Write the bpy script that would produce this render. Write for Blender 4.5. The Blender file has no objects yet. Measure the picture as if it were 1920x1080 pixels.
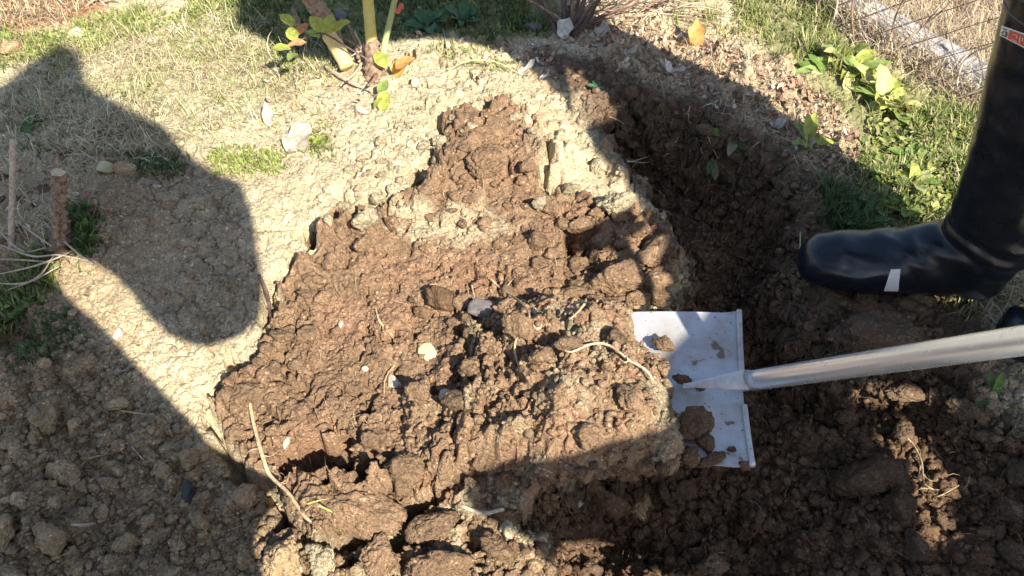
import bpy, bmesh, math, random
import numpy as np
from mathutils import Vector, Matrix, noise as mnoise
random.seed(7); RNG = np.random.default_rng(11)
sc = bpy.context.scene
COL = sc.collection
# ------------------------------------------------------------------ camera, sky, sun, exposure
CAM_H = 1.08; PITCH = math.radians(50); FPX = 1600.0
cam = bpy.data.objects.new('camera', bpy.data.cameras.new('camera'))
COL.objects.link(cam); cam.location = (0, 0, CAM_H); cam.rotation_euler = (math.pi/2 - PITCH, 0, 0)
cam.data.sensor_width = 36; cam.data.lens = FPX/1920*36; cam.data.clip_start = 0.02; cam.data.clip_end = 500
sc.camera = cam
SUN = Vector((0.60, -1.0, 1.15)); SUNN = SUN.normalized()
world = bpy.data.worlds.new('World'); sc.world = world; world.use_nodes = True
wn = world.node_tree; sky = wn.nodes.new('ShaderNodeTexSky'); sky.sky_type = 'NISHITA'; sky.sun_disc = False
sky.sun_elevation = math.asin(SUNN.z); sky.sun_rotation = math.atan2(SUNN.x, SUNN.y)
wn.links.new(sky.outputs[0], wn.nodes['Background'].inputs[0]); wn.nodes['Background'].inputs[1].default_value = 0.098
sl = bpy.data.lights.new('sun', 'SUN'); sl.energy = 5.0; sl.angle = math.radians(0.5); sl.color = (1.0, 0.93, 0.80)
so = bpy.data.objects.new('sun', sl); COL.objects.link(so); so.rotation_euler = SUNN.to_track_quat('Z', 'Y').to_euler()
sc.view_settings.view_transform = 'Standard'; sc.view_settings.look = 'None'
sc.view_settings.exposure = 1.18; sc.view_settings.gamma = 1.0
sc.cycles.max_bounces = 5; sc.cycles.transparent_max_bounces = 4

CP, SP = math.cos(PITCH), math.sin(PITCH)
def ray(px, py):
    a = (px-960.0)/FPX; b = (540.0-py)/FPX
    return np.array([a, CP + b*SP, -SP + b*CP])
def G(px, py, z=0.0):
    d = ray(px, py); t = (z-CAM_H)/d[2]
    return (d[0]*t, d[1]*t)
def Gv(px, py, z):
    a = (px-960.0)/FPX; b = (540.0-py)/FPX
    dz = -SP + b*CP; t = (z-CAM_H)/dz
    return a*t, (CP+b*SP)*t

# ------------------------------------------------------------------ noise
def _h(ix, iy, s):
    h = (ix.astype(np.int64)*374761393 + iy.astype(np.int64)*668265263 + s*974634777) & 0xffffffff
    h = ((h ^ (h >> 13))*1274126177) & 0xffffffff
    h = ((h ^ (h >> 15))*2246822519) & 0xffffffff
    return ((h ^ (h >> 16)) & 0xffffff)/float(0x1000000)
def vn(x, y, s):
    ix = np.floor(x); iy = np.floor(y); fx = x-ix; fy = y-iy
    fx = fx*fx*fx*(fx*(fx*6-15)+10); fy = fy*fy*fy*(fy*(fy*6-15)+10)
    a = _h(ix, iy, s); b = _h(ix+1, iy, s); c = _h(ix, iy+1, s); d = _h(ix+1, iy+1, s)
    return (a+(b-a)*fx) + ((c+(d-c)*fx) - (a+(b-a)*fx))*fy
def fbm(x, y, size, octv, s):
    """about -1..1"""
    v = 0; a = 1.0; tot = 0; f = 1.0/size
    for k in range(octv):
        c, sn = math.cos(k*1.3), math.sin(k*1.3)
        v = v + a*(vn((x*c-y*sn)*f, (x*sn+y*c)*f, s+k*17)*2-1); tot += a; a *= 0.55; f *= 2.03
    return v/tot*1.6
def clods(x, y, cell, s, dens=0.8, rmin=0.32, rmax=0.66, sharp=2.2):
    """packed rounded lumps: height in metres; also F2-F1"""
    X = x/cell + 0.22*(vn(x/cell*2.3, y/cell*2.3, s+5)*2-1); Y = y/cell + 0.22*(vn(x/cell*2.3+9, y/cell*2.3, s+6)*2-1)
    ix = np.floor(X); iy = np.floor(Y); h = np.zeros_like(X)
    for dx in (-1, 0, 1):
        for dy in (-1, 0, 1):
            cx = ix+dx; cy = iy+dy
            px = cx+_h(cx, cy, s); py = cy+_h(cx, cy, s+1); r = rmin+(rmax-rmin)*_h(cx, cy, s+2)
            on = _h(cx, cy, s+3) < dens
            an = _h(cx, cy, s+4)*6.28; ex = X-px; ey = Y-py
            u = ex*np.cos(an)+ey*np.sin(an); w = (-ex*np.sin(an)+ey*np.cos(an))*1.35
            q = np.clip(1-(np.abs(u/r)**sharp+np.abs(w/r)**sharp), 0, 1)
            t1 = (_h(cx, cy, s+8)-.5)*.9; t2 = (_h(cx, cy, s+9)-.5)*.9
            h = np.maximum(h, np.where(on, (r*np.sqrt(q)+(q > 0)*(u*t1+w*t2)*0.6*np.sqrt(q)), 0))
    return h*cell
def f2f1(x, y, cell, s):
    X = x/cell + 0.35*(vn(x/cell*1.7, y/cell*1.7, s+5)*2-1); Y = y/cell + 0.35*(vn(x/cell*1.7+9, y/cell*1.7, s+6)*2-1)
    ix = np.floor(X); iy = np.floor(Y); f1 = np.full_like(X, 9.0); f2 = f1.copy(); idr = np.zeros_like(X)
    for dx in (-1, 0, 1):
        for dy in (-1, 0, 1):
            cx = ix+dx; cy = iy+dy
            d = np.hypot(X-cx-_h(cx, cy, s), Y-cy-_h(cx, cy, s+1))
            nw = d < f1; f2 = np.where(nw, f1, np.minimum(f2, d)); idr = np.where(nw, _h(cx, cy, s+2), idr); f1 = np.where(nw, d, f1)
    return (f2-f1)*cell, idr
def sd(x, y, poly):
    """signed distance, positive inside"""
    best = np.full(x.shape, 1e9); ins = np.zeros(x.shape, bool); n = len(poly)
    for i in range(n):
        x0, y0 = poly[i]; x1, y1 = poly[(i+1) % n]
        ex, ey = x1-x0, y1-y0; L = ex*ex+ey*ey+1e-12
        t = np.clip(((x-x0)*ex+(y-y0)*ey)/L, 0, 1)
        best = np.minimum(best, np.hypot(x-x0-t*ex, y-y0-t*ey))
        if abs(ey) > 1e-12:
            c = ((y0 > y) != (y1 > y)) & (x < ex*(y-y0)/ey+x0); ins ^= c
    return np.where(ins, best, -best)
def P(z, *pts): return [G(a, b, z) for a, b in pts]
def ss(v, a, b):
    t = np.clip((v-a)/(b-a), 0, 1); return t*t*(3-2*t)

# ------------------------------------------------------------------ ground plan (outlines on the ground)
BROWN = P(0, (835,262),(905,255),(930,225),(965,232),(1010,290),(1015,360),(1060,385),(1120,400),(1215,415),(1270,470),(1262,560),(1180,600),(1080,700),(1000,880),(900,905),(820,915),(760,925),(752,985),(600,1000),(530,965),(505,880),(440,850),(400,775),(398,735),(440,690),(500,652),(520,560),(600,505),(605,440),(640,410),(720,430),(800,392),(835,330))
TRENCH = P(0, (1105,215),(1190,195),(1290,215),(1380,255),(1470,320),(1510,400),(1500,500),(1530,570),(1620,640),(1740,650),(1850,720),(1960,800),(2250,1000),(2250,1400),(1000,1400),(975,1010),(940,960),(850,925),(1000,880),(1110,780),(1200,610),(1262,560),(1275,480),(1250,420),(1200,370),(1150,290))
UNDER = P(-0.1, (850,905),(1000,880),(1130,860),(1400,880),(1420,960),(1250,1010),(1000,1000),(900,960))
MOIST_SHADE = P(0, (1010,95),(1130,130),(1290,190),(1400,250),(1480,300),(1560,360),(1600,450),(1840,560),(1870,760),(1700,700),(1500,600),(1480,520),(1300,600),(1260,420),(1120,290),(1060,190),(990,130))  # traces the cast shadow round the trench; soil inside coloured darker
LEFTC = P(0, (-900,560),(90,560),(190,640),(330,770),(440,880),(530,960),(500,1080),(640,1400),(-900,1400))
SHADOW_BLOB = P(0, (200,300),(440,340),(480,480),(490,600),(400,655),(300,600),(180,480),(150,380))  # outline of the rounded shadow at left
LITTER = P(0, (1130,60),(1300,55),(1420,110),(1560,190),(1640,330),(1560,420),(1440,300),(1300,190),(1150,120))
GREENR = P(0, (1370,-60),(1520,-60),(1570,60),(1650,130),(1840,210),(1840,340),(1750,450),(1600,440),(1540,330),(1600,260),(1500,160),(1430,90))
BEYOND = P(0, (1480,-80),(1560,20),(1650,110),(1840,200),(2300,330),(2600,-400),(1300,-400))
STRAW = P(0, (60,120),(250,60),(450,25),(640,90),(560,190),(470,230),(330,270),(150,260),(-200,260),(-300,170))
TOPG = P(0, (420,-120),(1060,-120),(1060,60),(940,88),(800,72),(620,120),(540,115),(500,70),(430,55))
REDL = P(0, (-300,-200),(260,-200),(200,20),(60,60),(-300,90))
PALE2 = P(0, (700,440),(900,420),(960,470),(860,500),(740,480))
HOLL = P(0, (-300,470),(40,470),(60,520),(50,640),(-300,700))

def W(y): return np.clip(0.43+0.44*y, 0.40, None)
pys = np.arange(1190, -135, -1.75); ycore = np.array([G(960, p)[1] for p in pys])
st = np.cumsum(0.02*1.16**np.arange(0, 42)); st = st[st < 90]
ys = np.concatenate([(ycore[0]-st)[::-1], ycore, ycore[-1]+st])
ucore = np.linspace(-1.16, 1.16, 930); us = np.concatenate([(ucore[0]-st)[::-1], ucore, ucore[-1]+st])
NX, NY = len(us), len(ys)
GY = np.repeat(ys[:, None], NX, 1); GX = us[None, :]*W(GY)
wx = GX + 0.012*fbm(GX, GY, .05, 3, 51) + .004*fbm(GX, GY, .012, 2, 52); wy = GY + 0.012*fbm(GX, GY, .05, 3, 61) + .004*fbm(GX, GY, .012, 2, 62)
far = ss(np.hypot(GX, GY-1.1), 2.2, 4.0)
S = {k: sd(wx, wy, v) for k, v in dict(brown=BROWN, trench=TRENCH, under=UNDER, moist=MOIST_SHADE, leftc=LEFTC, blob=SHADOW_BLOB, litter=LITTER, greenr=GREENR, beyond=BEYOND, straw=STRAW, topg=TOPG, redl=REDL, pale2=PALE2, holl=HOLL).items()}
m_br = ss(S['brown'], -.004, .008); m_tr = ss(S['trench'], -.01, .03); m_mo = ss(S['moist'], -.03, .03)
m_lc = ss(S['leftc'], -.05, .06); m_bl = ss(S['blob'], -.04, .05)
def bump(px, py, r, z=0.):
    cx, cy = G(px, py, z); return np.exp(-((GX-cx)**2+(GY-cy)**2)/(r*r))
Z = 0.012*fbm(GX, GY, .45, 3, 1)*(1+far) + .05*fbm(GX, GY, 9, 3, 2)*far*3
Z += .045*bump(760, 300, .38) - .035*bump(150, 1050, .35) + .03*bump(160, 420, .14)
Z += .02*bump(700, 120, .10)
# the raised rim of the strip between the shadows and the step down to the loose clods
Z -= .02*m_lc
# brown spoil: broken edge with a crevice, slabs of different level
fd, idr = f2f1(GX, GY, .085, 31)
Z += m_br*(.020 + .014*(idr-.4)*ss(.10-S['brown'], 0, .05) + .012*fbm(GX, GY, .16, 3, 33) + .005*fbm(GX, GY, .03, 3, 35))
Z += .030*bump(880, 350, .05) + .030*bump(1040, 330, .045)
Z -= m_br*.022*(1-ss(fd, 0, .007))*ss(.075-S['brown'], 0, .02)
crev = np.exp(-((S['brown']+.009)/.009)**2)*ss(fbm(GX, GY, .07, 2, 37), -.55, .15)
leftside = ss(-GX, -.12, .0)
Z -= crev*(.05*leftside+.015)
# trench
floor_d = .20 + .03*fbm(GX, GY, .2, 2, 41) - .10*ss(GX, .3, .62)*ss(.85-GY, 0, .25)
floor_d += .05*ss(S['under'], -.05, .04)
Z -= floor_d*ss(S['trench'], -.01, .085)*(1-far)
Z -= .045*ss(S['holl'], -.02, .05)*(1-far)
# field behind the fence slopes off a little
Z -= .03*ss(S['beyond'], 0, .2)
for hx_, hy_, hr_, hd_ in ((598,452,.026,.085),(566,500,.018,.07),(690,440,.022,.07),(655,425,.018,.07),(798,362,.020,.07),(842,275,.014,.05),(455,672,.026,.07),(420,705,.022,.07),(492,655,.016,.06),(575,852,.032,.085),(640,850,.034,.09),(695,870,.022,.07),(540,850,.016,.04),(1088,488,.030,.055),(1062,470,.020,.045),(1205,478,.016,.05),(1110,398,.010,.04),(1062,300,.010,.03),(1040,372,.012,.04),(985,405,.009,.03),(700,772,.014,.035),(690,905,.010,.05),(900,340,.010,.02),(1135,345,.012,.04),(755,950,.018,.07),(760,1010,.014,.06),(655,1040,.010,.06),(880,1000,.012,.04),(930,220,.008,.02),(505,620,.010,.03)):
    cx_, cy_ = G(hx_, hy_, 0.01); rr_ = np.hypot((wx-cx_), (wy-cy_)*1.15)/hr_*(1+.35*fbm(GX, GY, .02, 2, 71)); Z -= hd_*np.exp(-rr_**6)
    if hd_ > .055: Z += .026*np.exp(-(((GX-cx_-.85*hr_)**2+(GY-cy_+1.35*hr_)**2)/(hr_*1.0)**2)**1.5)*(1+.3*fbm(GX, GY, .02, 2, 73))
# ---- lumps
rough = 1-far*.7
c1 = clods(GX, GY, .052, 101, .55); c2 = clods(GX, GY, .027, 111, .8); c3 = clods(GX, GY, .013, 121, .85); c4 = clods(GX, GY, .0065, 131, .85)
lump = np.maximum(np.maximum(c1*1.0, c2*1.0+.002), c3+.003)+c4*.45
trf = ss(S['trench'], .02, .12)
smoothfloor = ss(sd(GX, GY, P(-.18, (1290,430),(1480,420),(1520,600),(1400,720),(1250,640))), -.03, .05)
w_l = np.clip(m_lc*.95 + trf*(.85-.6*smoothfloor) + m_bl*.25 + m_mo*.6*(1-trf) + .8*ss(S['trench'], -.03, .02)*(1-trf)*ss(-S['brown'], 0, .02), 0, 1)
w_l = np.clip(w_l + .8*far, 0, .95)
Z += lump*w_l*(1+.45*trf)
pale_w = (1-w_l)*(1-m_br)
cr1, id1 = f2f1(GX, GY, .045, 141); cr2, id2 = f2f1(GX, GY, .018, 151)
crk = (1-ss(cr1, 0, .0028))*ss(fbm(GX, GY, .12, 2, 161), -.5, .4)
Z += pale_w*(.006*(id1-.5) + .0042*(id2-.5) - (.006+.006*m_bl)*crk - (.0025+.003*m_bl)*(1-ss(cr2, 0, .0022))*ss(fbm(GX, GY, .08, 2, 163), -.3, .4) + .55*c4 + .20*c3*ss(fbm(GX, GY, .15, 2, 165), -.2, .5) + .0035*fbm(GX, GY, .03, 3, 171))
ruff = ss(fbm(GX, GY, .11, 3, 173), .0, .6)*ss(GX, -.25, -.05)
Z += pale_w*ruff*(c2*1.0+c1*.35)
pit = ss(fbm(wx, wy, .022, 3, 221), .42, .62)*ss(GX, -.45, -.15)*(1-m_mo)*ss(1.75-GY, 0, .2)*(1-ss(S['litter'], -.05, 0))
Z -= pale_w*pit*.014
Z -= m_br*(1-trf)*ss(fbm(wx, wy, .026, 3, 223), .42, .62)*.014
c5 = clods(GX, GY, .0045, 181, .85)
lb_ = clods(GX, GY, .07, 191, .55)*ss(fbm(GX, GY, .18, 2, 193), -.2, .3)
calm = ss(sd(GX, GY, P(0, (640,470),(1000,450),(1050,540),(900,560),(760,640),(620,680),(560,560))), -.02, .05)
Z += m_br*(1-trf)*lb_*.45*(1-calm)
c2 = c2*(1-.8*calm*m_br)
Z += m_br*(1-trf)*(.8*c5 + .35*c4 + .28*c3*ss(fbm(GX, GY, .09, 2, 175), -.1, .5) + .65*c2*ss(fbm(GX, GY, .12, 2, 177), -.15, .35) + .002*fbm(GX, GY, .012, 3, 179))
JX = .0022*fbm(GX, GY, .009, 2, 201)*rough + .006*fbm(GX, GY, .03, 2, 203)*trf; JY = .0022*fbm(GX, GY, .009, 2, 211)*rough + .006*fbm(GX, GY, .03, 2, 213)*trf

wl_ = ss(S['trench'], -.02, .02)*(1-ss(S['trench'], .09, .13)); JX = JX+wl_*.011*fbm(GX, GY+Z*1.2, .02, 3, 231); JY = JY+wl_*.013*fbm(GX+Z, GY, .018, 3, 233); Z += wl_*.008*fbm(GX, GY+Z*2, .014, 3, 235)
def hgt(x, y):
    x = np.asarray(x, float); y = np.asarray(y, float)
    iy = np.clip(np.searchsorted(ys, y)-1, 0, NY-2); fy = np.clip((y-ys[iy])/(ys[iy+1]-ys[iy]), 0, 1)
    u = x/W(y); iu = np.clip(np.searchsorted(us, u)-1, 0, NX-2); fu = np.clip((u-us[iu])/(us[iu+1]-us[iu]), 0, 1)
    return (Z[iy, iu]*(1-fu)+Z[iy, iu+1]*fu)*(1-fy)+(Z[iy+1, iu]*(1-fu)+Z[iy+1, iu+1]*fu)*fy
_T = np.linspace(.5, 4.5, 1600)
def hit(px, py):
    d = ray(px, py); x = d[0]*_T; y = d[1]*_T; z = CAM_H+d[2]*_T
    g = z-hgt(x, y); k = int(np.argmax(g < 0)) or len(_T)-1
    f = g[k-1]/(g[k-1]-g[k]+1e-12); t = _T[k-1]+f*(_T[k]-_T[k-1])
    return Vector(d*t)+Vector((0, 0, CAM_H)), t
def at(px, py, lift=0.): p, t = hit(px, py); return p+Vector((0, 0, lift))
def mpp(px, py): return hit(px, py)[1]/FPX            # metres per photo pixel there
def scat(poly_px, n, seed=0):
    """n points spread over an outlined patch of ground -> x, y, z"""
    r = np.random.default_rng(seed); pp = np.array(poly_px, float); out = []
    lo, hi = pp.min(0), pp.max(0)
    a = r.uniform(lo, hi, (n*6, 2)); m = sd(a[:, 0], a[:, 1], [tuple(q) for q in poly_px]) > 0; a = a[m][:n]
    z = np.zeros(len(a))
    for _ in range(3): x, y = Gv(a[:, 0], a[:, 1], z); z = hgt(x, y)
    return x, y, z

# ------------------------------------------------------------------ object helpers
def tag(o, label=None, cat=None, group=None, kind=None):
    for k, v in (('label', label), ('category', cat), ('group', group), ('kind', kind)):
        if v: o[k] = v
    return o
def mesh_obj(name, V, F, mat, parent=None, colors=None, smooth=True, loc=None):
    me = bpy.data.meshes.new(name); V = np.asarray(V, np.float32); F = np.asarray(F, np.int32)
    me.vertices.add(len(V)); me.vertices.foreach_set('co', V.ravel())
    k = F.shape[1]; me.loops.add(F.size); me.loops.foreach_set('vertex_index', F.ravel())
    me.polygons.add(len(F)); me.polygons.foreach_set('loop_start', np.arange(0, F.size, k, dtype=np.int32))
    me.update(calc_edges=True); me.validate()
    if smooth: me.polygons.foreach_set('use_smooth', np.ones(len(me.polygons), bool))
    if colors is not None:
        at_ = me.color_attributes.new('Col', 'FLOAT_COLOR', 'POINT')
        c = np.ones((len(V), 4), np.float32); c[:, :3] = colors; at_.data.foreach_set('color', c.ravel())
    if mat: me.materials.append(mat)
    o = bpy.data.objects.new(name, me); COL.objects.link(o)
    if parent: o.parent = parent
    if loc is not None: o.location = loc
    return o
def bm_obj(name, bm, mat, parent=None, smooth=True):
    me = bpy.data.meshes.new(name); bm.to_mesh(me); bm.free(); me.materials.append(mat)
    if smooth: me.polygons.foreach_set('use_smooth', np.ones(len(me.polygons), bool))
    o = bpy.data.objects.new(name, me); COL.objects.link(o)
    if parent: o.parent = parent
    return o
def empty(name, loc, label, cat, group=None):
    o = bpy.data.objects.new(name, None); COL.objects.link(o); o.location = loc; o.empty_display_size = .03
    bpy.context.view_layer.update()
    return tag(o, label, cat, group)
def spline(pts, n=6):
    P_ = [Vector(p) for p in pts]; P_ = [P_[0]*2-P_[1]]+P_+[P_[-1]*2-P_[-2]]; out = []
    for i in range(1, len(P_)-2):
        a, b, c, d = P_[i-1:i+3]
        for k in range(n):
            t = k/n; out.append(.5*((2*b)+(c-a)*t+(2*a-5*b+4*c-d)*t*t+(3*b-a-3*c+d)*t**3))
    out.append(P_[-2]); return out
def tube_vf(pts, rad, sides=8, n=6, rough=0., seed=0):
    """tube along a spline through pts; rad: number or list"""
    sp = spline(pts, n) if n > 1 else [Vector(p) for p in pts]
    m = len(sp); R = np.interp(np.linspace(0, 1, m), np.linspace(0, 1, len(rad)), rad) if hasattr(rad, '__len__') else np.full(m, rad)
    V = []; F = []; up = Vector((0.13, .21, 1)).normalized()
    for i, p in enumerate(sp):
        t = (sp[min(i+1, m-1)]-sp[max(i-1, 0)]).normalized()
        a = t.cross(up); a = a.normalized() if a.length > 1e-4 else Vector((1, 0, 0)); up = a.cross(t).normalized()
        for k in range(sides):
            an = 2*math.pi*k/sides; r = R[i]
            if rough: r *= 1+rough*mnoise.noise(Vector((math.cos(an)*1.5, math.sin(an)*1.5+seed, i*.6)))
            V.append(p+(a*math.cos(an)+up*math.sin(an))*r)
    for i in range(m-1):
        for k in range(sides):
            F.append((i*sides+k, i*sides+(k+1) % sides, (i+1)*sides+(k+1) % sides, (i+1)*sides+k))
    c0 = len(V); V += [sp[0], sp[-1]]
    for k in range(sides):
        F.append((c0, (k+1) % sides, k, k)); F.append((c0+1, (m-1)*sides+k, (m-1)*sides+(k+1) % sides, (m-1)*sides+(k+1) % sides))
    return [tuple(v) for v in V], F
def join_vf(parts):
    V = []; F = []
    for v, f in parts:
        o = len(V); V += v; F += [tuple(i+o for i in q) for q in f]
    return V, F
def poly_obj(name, V, F, mat, parent=None, smooth=True, origin=None):
    """python-list mesh allowing tris/quads; origin: object origin (vertices given in world)"""
    me = bpy.data.meshes.new(name); FF = []
    for q in F:
        u = []; [u.append(i) for i in q if i not in u]; FF.append(u)
    off = Vector(origin) if origin is not None else Vector((0, 0, 0))
    if parent is not None and origin is None: off = parent.matrix_world.translation
    me.from_pydata([tuple(Vector(v)-off) for v in V], [], FF); me.update()
    if smooth: me.polygons.foreach_set('use_smooth', np.ones(len(me.polygons), bool))
    me.materials.append(mat); o = bpy.data.objects.new(name, me); COL.objects.link(o)
    if parent is not None: o.parent = parent
    elif origin is not None: o.location = off
    return o

# ------------------------------------------------------------------ materials
def newmat(name):
    m = bpy.data.materials.new(name); m.use_nodes = True; nt = m.node_tree; b = nt.nodes['Principled BSDF']; return m, nt, b
def nd(nt, t, **kw):
    n = nt.nodes.new(t)
    for k, v in kw.items():
        if k.startswith('i_'):
            key = k[2:]; n.inputs[int(key) if key.isdigit() else key].default_value = v
        else: setattr(n, k, v)
    return n
def noise_n(nt, vec, scale, detail=4, rough=.6):
    n = nd(nt, 'ShaderNodeTexNoise', i_Scale=scale, i_Detail=detail, i_Roughness=rough); nt.links.new(vec, n.inputs['Vector']); return n
def mapr(nt, src, a, b, c, d):
    n = nd(nt, 'ShaderNodeMapRange'); [setattr(n.inputs[i], 'default_value', v) for i, v in ((1, a), (2, b), (3, c), (4, d))]
    nt.links.new(src, n.inputs[0]); return n.outputs[0]
def mulc(nt, col, fac):
    n = nd(nt, 'ShaderNodeVectorMath', operation='SCALE'); nt.links.new(col, n.inputs[0]); nt.links.new(fac, n.inputs['Scale']); return n.outputs[0]
def mixc(nt, fac, a, b):
    n = nd(nt, 'ShaderNodeMix', data_type='RGBA'); nt.links.new(fac, n.inputs[0])
    for s_, v in ((6, a), (7, b)):
        if hasattr(v, 'is_linked') or hasattr(v, 'links'): nt.links.new(v, n.inputs[s_])
        else: n.inputs[s_].default_value = (*v, 1)
    return n.outputs[2]
def soil(name, color=None, dust=None, bumpd=.0018, tint=False, crumb=.0026):
    m, nt, b = newmat(name); geo = nd(nt, 'ShaderNodeNewGeometry'); pos = geo.outputs['Position']
    if color is None: c = nd(nt, 'ShaderNodeVertexColor', layer_name='Col').outputs[0]
    else:
        r = nd(nt, 'ShaderNodeRGB'); r.outputs[0].default_value = (*color, 1); c = r.outputs[0]
    n1 = noise_n(nt, pos, 38, 5, .65); n2 = noise_n(nt, pos, 420, 4, .7); n3 = noise_n(nt, pos, 1300, 2, .6)
    c = mulc(nt, c, mapr(nt, n1.outputs[0], .3, .7, .80, 1.22))
    c = mulc(nt, c, mapr(nt, n2.outputs[0], .3, .7, .72, 1.30))
    # sparse pale grit and dark humus grains
    v = nd(nt, 'ShaderNodeTexVoronoi', i_Scale=330.0); nt.links.new(pos, v.inputs['Vector'])
    g = nd(nt, 'ShaderNodeSeparateColor'); nt.links.new(v.outputs['Color'], g.inputs[0])
    c = mulc(nt, c, mapr(nt, g.outputs[0], 0, 1, .80, 1.22))
    grit = mapr(nt, g.outputs[1], .962, .972, 0, .75)
    c2 = mixc(nt, grit, c, mulc(nt, c, mapr(nt, g.outputs[2], 0, 1, 1.5, 2.4)))
    if tint:
        oi = nd(nt, 'ShaderNodeObjectInfo'); c2 = mulc(nt, c2, mapr(nt, oi.outputs['Random'], 0, 1, .82, 1.16))
    nt.links.new(c2, b.inputs['Base Color']); b.inputs['Roughness'].default_value = .93; b.inputs['Specular IOR Level'].default_value = .15
    h = nd(nt, 'ShaderNodeMath', operation='ADD'); nt.links.new(n2.outputs[0], h.inputs[0]); nt.links.new(mapr(nt, v.outputs['Distance'], 0, .6, .6, 0), h.inputs[1])
    h2 = nd(nt, 'ShaderNodeMath', operation='ADD'); nt.links.new(h.outputs[0], h2.inputs[0]); nt.links.new(mapr(nt, n3.outputs[0], 0, 1, 0, .4), h2.inputs[1])
    wv = nd(nt, 'ShaderNodeVectorMath', operation='ADD'); nt.links.new(pos, wv.inputs[0]); nw = noise_n(nt, pos, 90, 3, .6); nt.links.new(mulc(nt, nw.outputs['Color'], mapr(nt, n1.outputs[0], 0, 1, .006, .006)), wv.inputs[1])
    v2 = nd(nt, 'ShaderNodeTexVoronoi', i_Scale=135.0); nt.links.new(wv.outputs[0], v2.inputs['Vector']); n4 = noise_n(nt, pos, 170, 3, .6)
    h3 = nd(nt, 'ShaderNodeMath', operation='ADD'); nt.links.new(mapr(nt, v2.outputs['Distance'], 0, .75, 1, 0), h3.inputs[0]); nt.links.new(n4.outputs[0], h3.inputs[1])
    bp0 = nd(nt, 'ShaderNodeBump', i_Strength=1.0, i_Distance=crumb); nt.links.new(h3.outputs[0], bp0.inputs['Height'])
    bp = nd(nt, 'ShaderNodeBump', i_Strength=.9, i_Distance=bumpd); nt.links.new(h2.outputs[0], bp.inputs['Height']); nt.links.new(bp0.outputs[0], bp.inputs['Normal']); nt.links.new(bp.outputs[0], b.inputs['Normal'])
    return m
def leafy(name, transl=.35, rough=.5, color=None, vein=False):
    m, nt, b = newmat(name)
    if color is None: c = nd(nt, 'ShaderNodeVertexColor', layer_name='Col').outputs[0]
    else:
        r = nd(nt, 'ShaderNodeRGB'); r.outputs[0].default_value = (*color, 1); c = r.outputs[0]
    geo = nd(nt, 'ShaderNodeNewGeometry'); n1 = noise_n(nt, geo.outputs['Position'], 120, 4, .6)
    c = mulc(nt, c, mapr(nt, n1.outputs[0], .3, .7, .7, 1.3))
    nt.links.new(c, b.inputs['Base Color']); b.inputs['Roughness'].default_value = rough; b.inputs['Specular IOR Level'].default_value = .3
    bp = nd(nt, 'ShaderNodeBump', i_Strength=.5, i_Distance=.001); nt.links.new(n1.outputs[0], bp.inputs['Height']); nt.links.new(bp.outputs[0], b.inputs['Normal'])
    tr = nd(nt, 'ShaderNodeBsdfTranslucent'); nt.links.new(c, tr.inputs[0]); mx = nd(nt, 'ShaderNodeMixShader'); mx.inputs[0].default_value = transl
    out = nt.nodes['Material Output']; nt.links.new(b.outputs[0], mx.inputs[1]); nt.links.new(tr.outputs[0], mx.inputs[2]); nt.links.new(mx.outputs[0], out.inputs[0])
    return m
def woody(name, c1, c2, scale=90, rough=.8, bd=.0015):
    m, nt, b = newmat(name); geo = nd(nt, 'ShaderNodeNewGeometry')
    n1 = noise_n(nt, geo.outputs['Position'], scale, 6, .7)
    nt.links.new(mixc(nt, mapr(nt, n1.outputs[0], .35, .65, 0, 1), c1, c2), b.inputs['Base Color']); b.inputs['Roughness'].default_value = rough
    bp = nd(nt, 'ShaderNodeBump', i_Strength=.8, i_Distance=bd); nt.links.new(n1.outputs[0], bp.inputs['Height']); nt.links.new(bp.outputs[0], b.inputs['Normal'])
    return m
C_PALE = np.array((.450, .375, .245)); C_DRY_SHADE = np.array((.305, .212, .122)); C_BROWN = np.array((.218, .141, .086)); C_DARK = np.array((.120, .074, .044))
C_MOIST = np.array((.150, .100, .064)); C_GREEN = np.array((.15, .16, .06)); C_LIT = np.array((.38, .285, .185)); C_PINK = np.array((.42, .31, .24)); C_RED = np.array((.30, .15, .08))
M_GROUND = soil('ground soil', crumb=.0018)
M_CLOD = {'dry': soil('dry grey brown clod', tuple(C_DRY_SHADE*1.25), tint=True), 'brown': soil('fresh brown clod', tuple(C_BROWN), tint=True),
          'dark': soil('dark moist clod', tuple(C_DARK*1.25), tint=True), 'pale': soil('pale crusted clod', tuple(C_PALE*.78), tint=True), 'lit': soil('tan clod', (.36, .26, .165), tint=True), 'moist': soil('half moist clod', tuple(C_MOIST), tint=True)}
M_CRUMB = soil('loose crumbs')
M_LEAF = leafy('leaf green'); M_DRYLEAF = leafy('dry leaf', .15, .8); M_GRASS = leafy('grass blades', .3, .55)
M_ROOT = woody('root bark', (.30, .20, .11), (.60, .46, .28), 190); M_STICK = woody('grey stick', (.28, .21, .15), (.58, .48, .36), 160)
M_DARKTWIG = woody('dark twig', (.075, .05, .04), (.17, .11, .085), 120); M_BROWNSTEM = woody('brown bark', (.12, .075, .05), (.40, .27, .18), 130, .85, .004)
M_YSTEM = woody('yellow stem', (.70, .52, .16), (.50, .45, .12), 45, .5, .0005); M_GSTEM = woody('green stem', (.33, .38, .13), (.42, .42, .20), 45, .5, .0005)
M_CUT = woody('cut wood', (.40, .29, .17), (.66, .54, .36), 220)
M_STONE = woody('pale stone', (.28, .24, .18), (.50, .44, .35), 160, .85); M_GREYSTONE = woody('grey stone', (.09, .08, .075), (.17, .15, .14), 90, .75); M_YSTONE = woody('ochre pebble', (.38, .33, .18), (.5, .45, .28), 90, .7)
M_CONC = woody('weathered concrete', (.40, .37, .34), (.66, .61, .56), 60, .9, .004)

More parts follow.
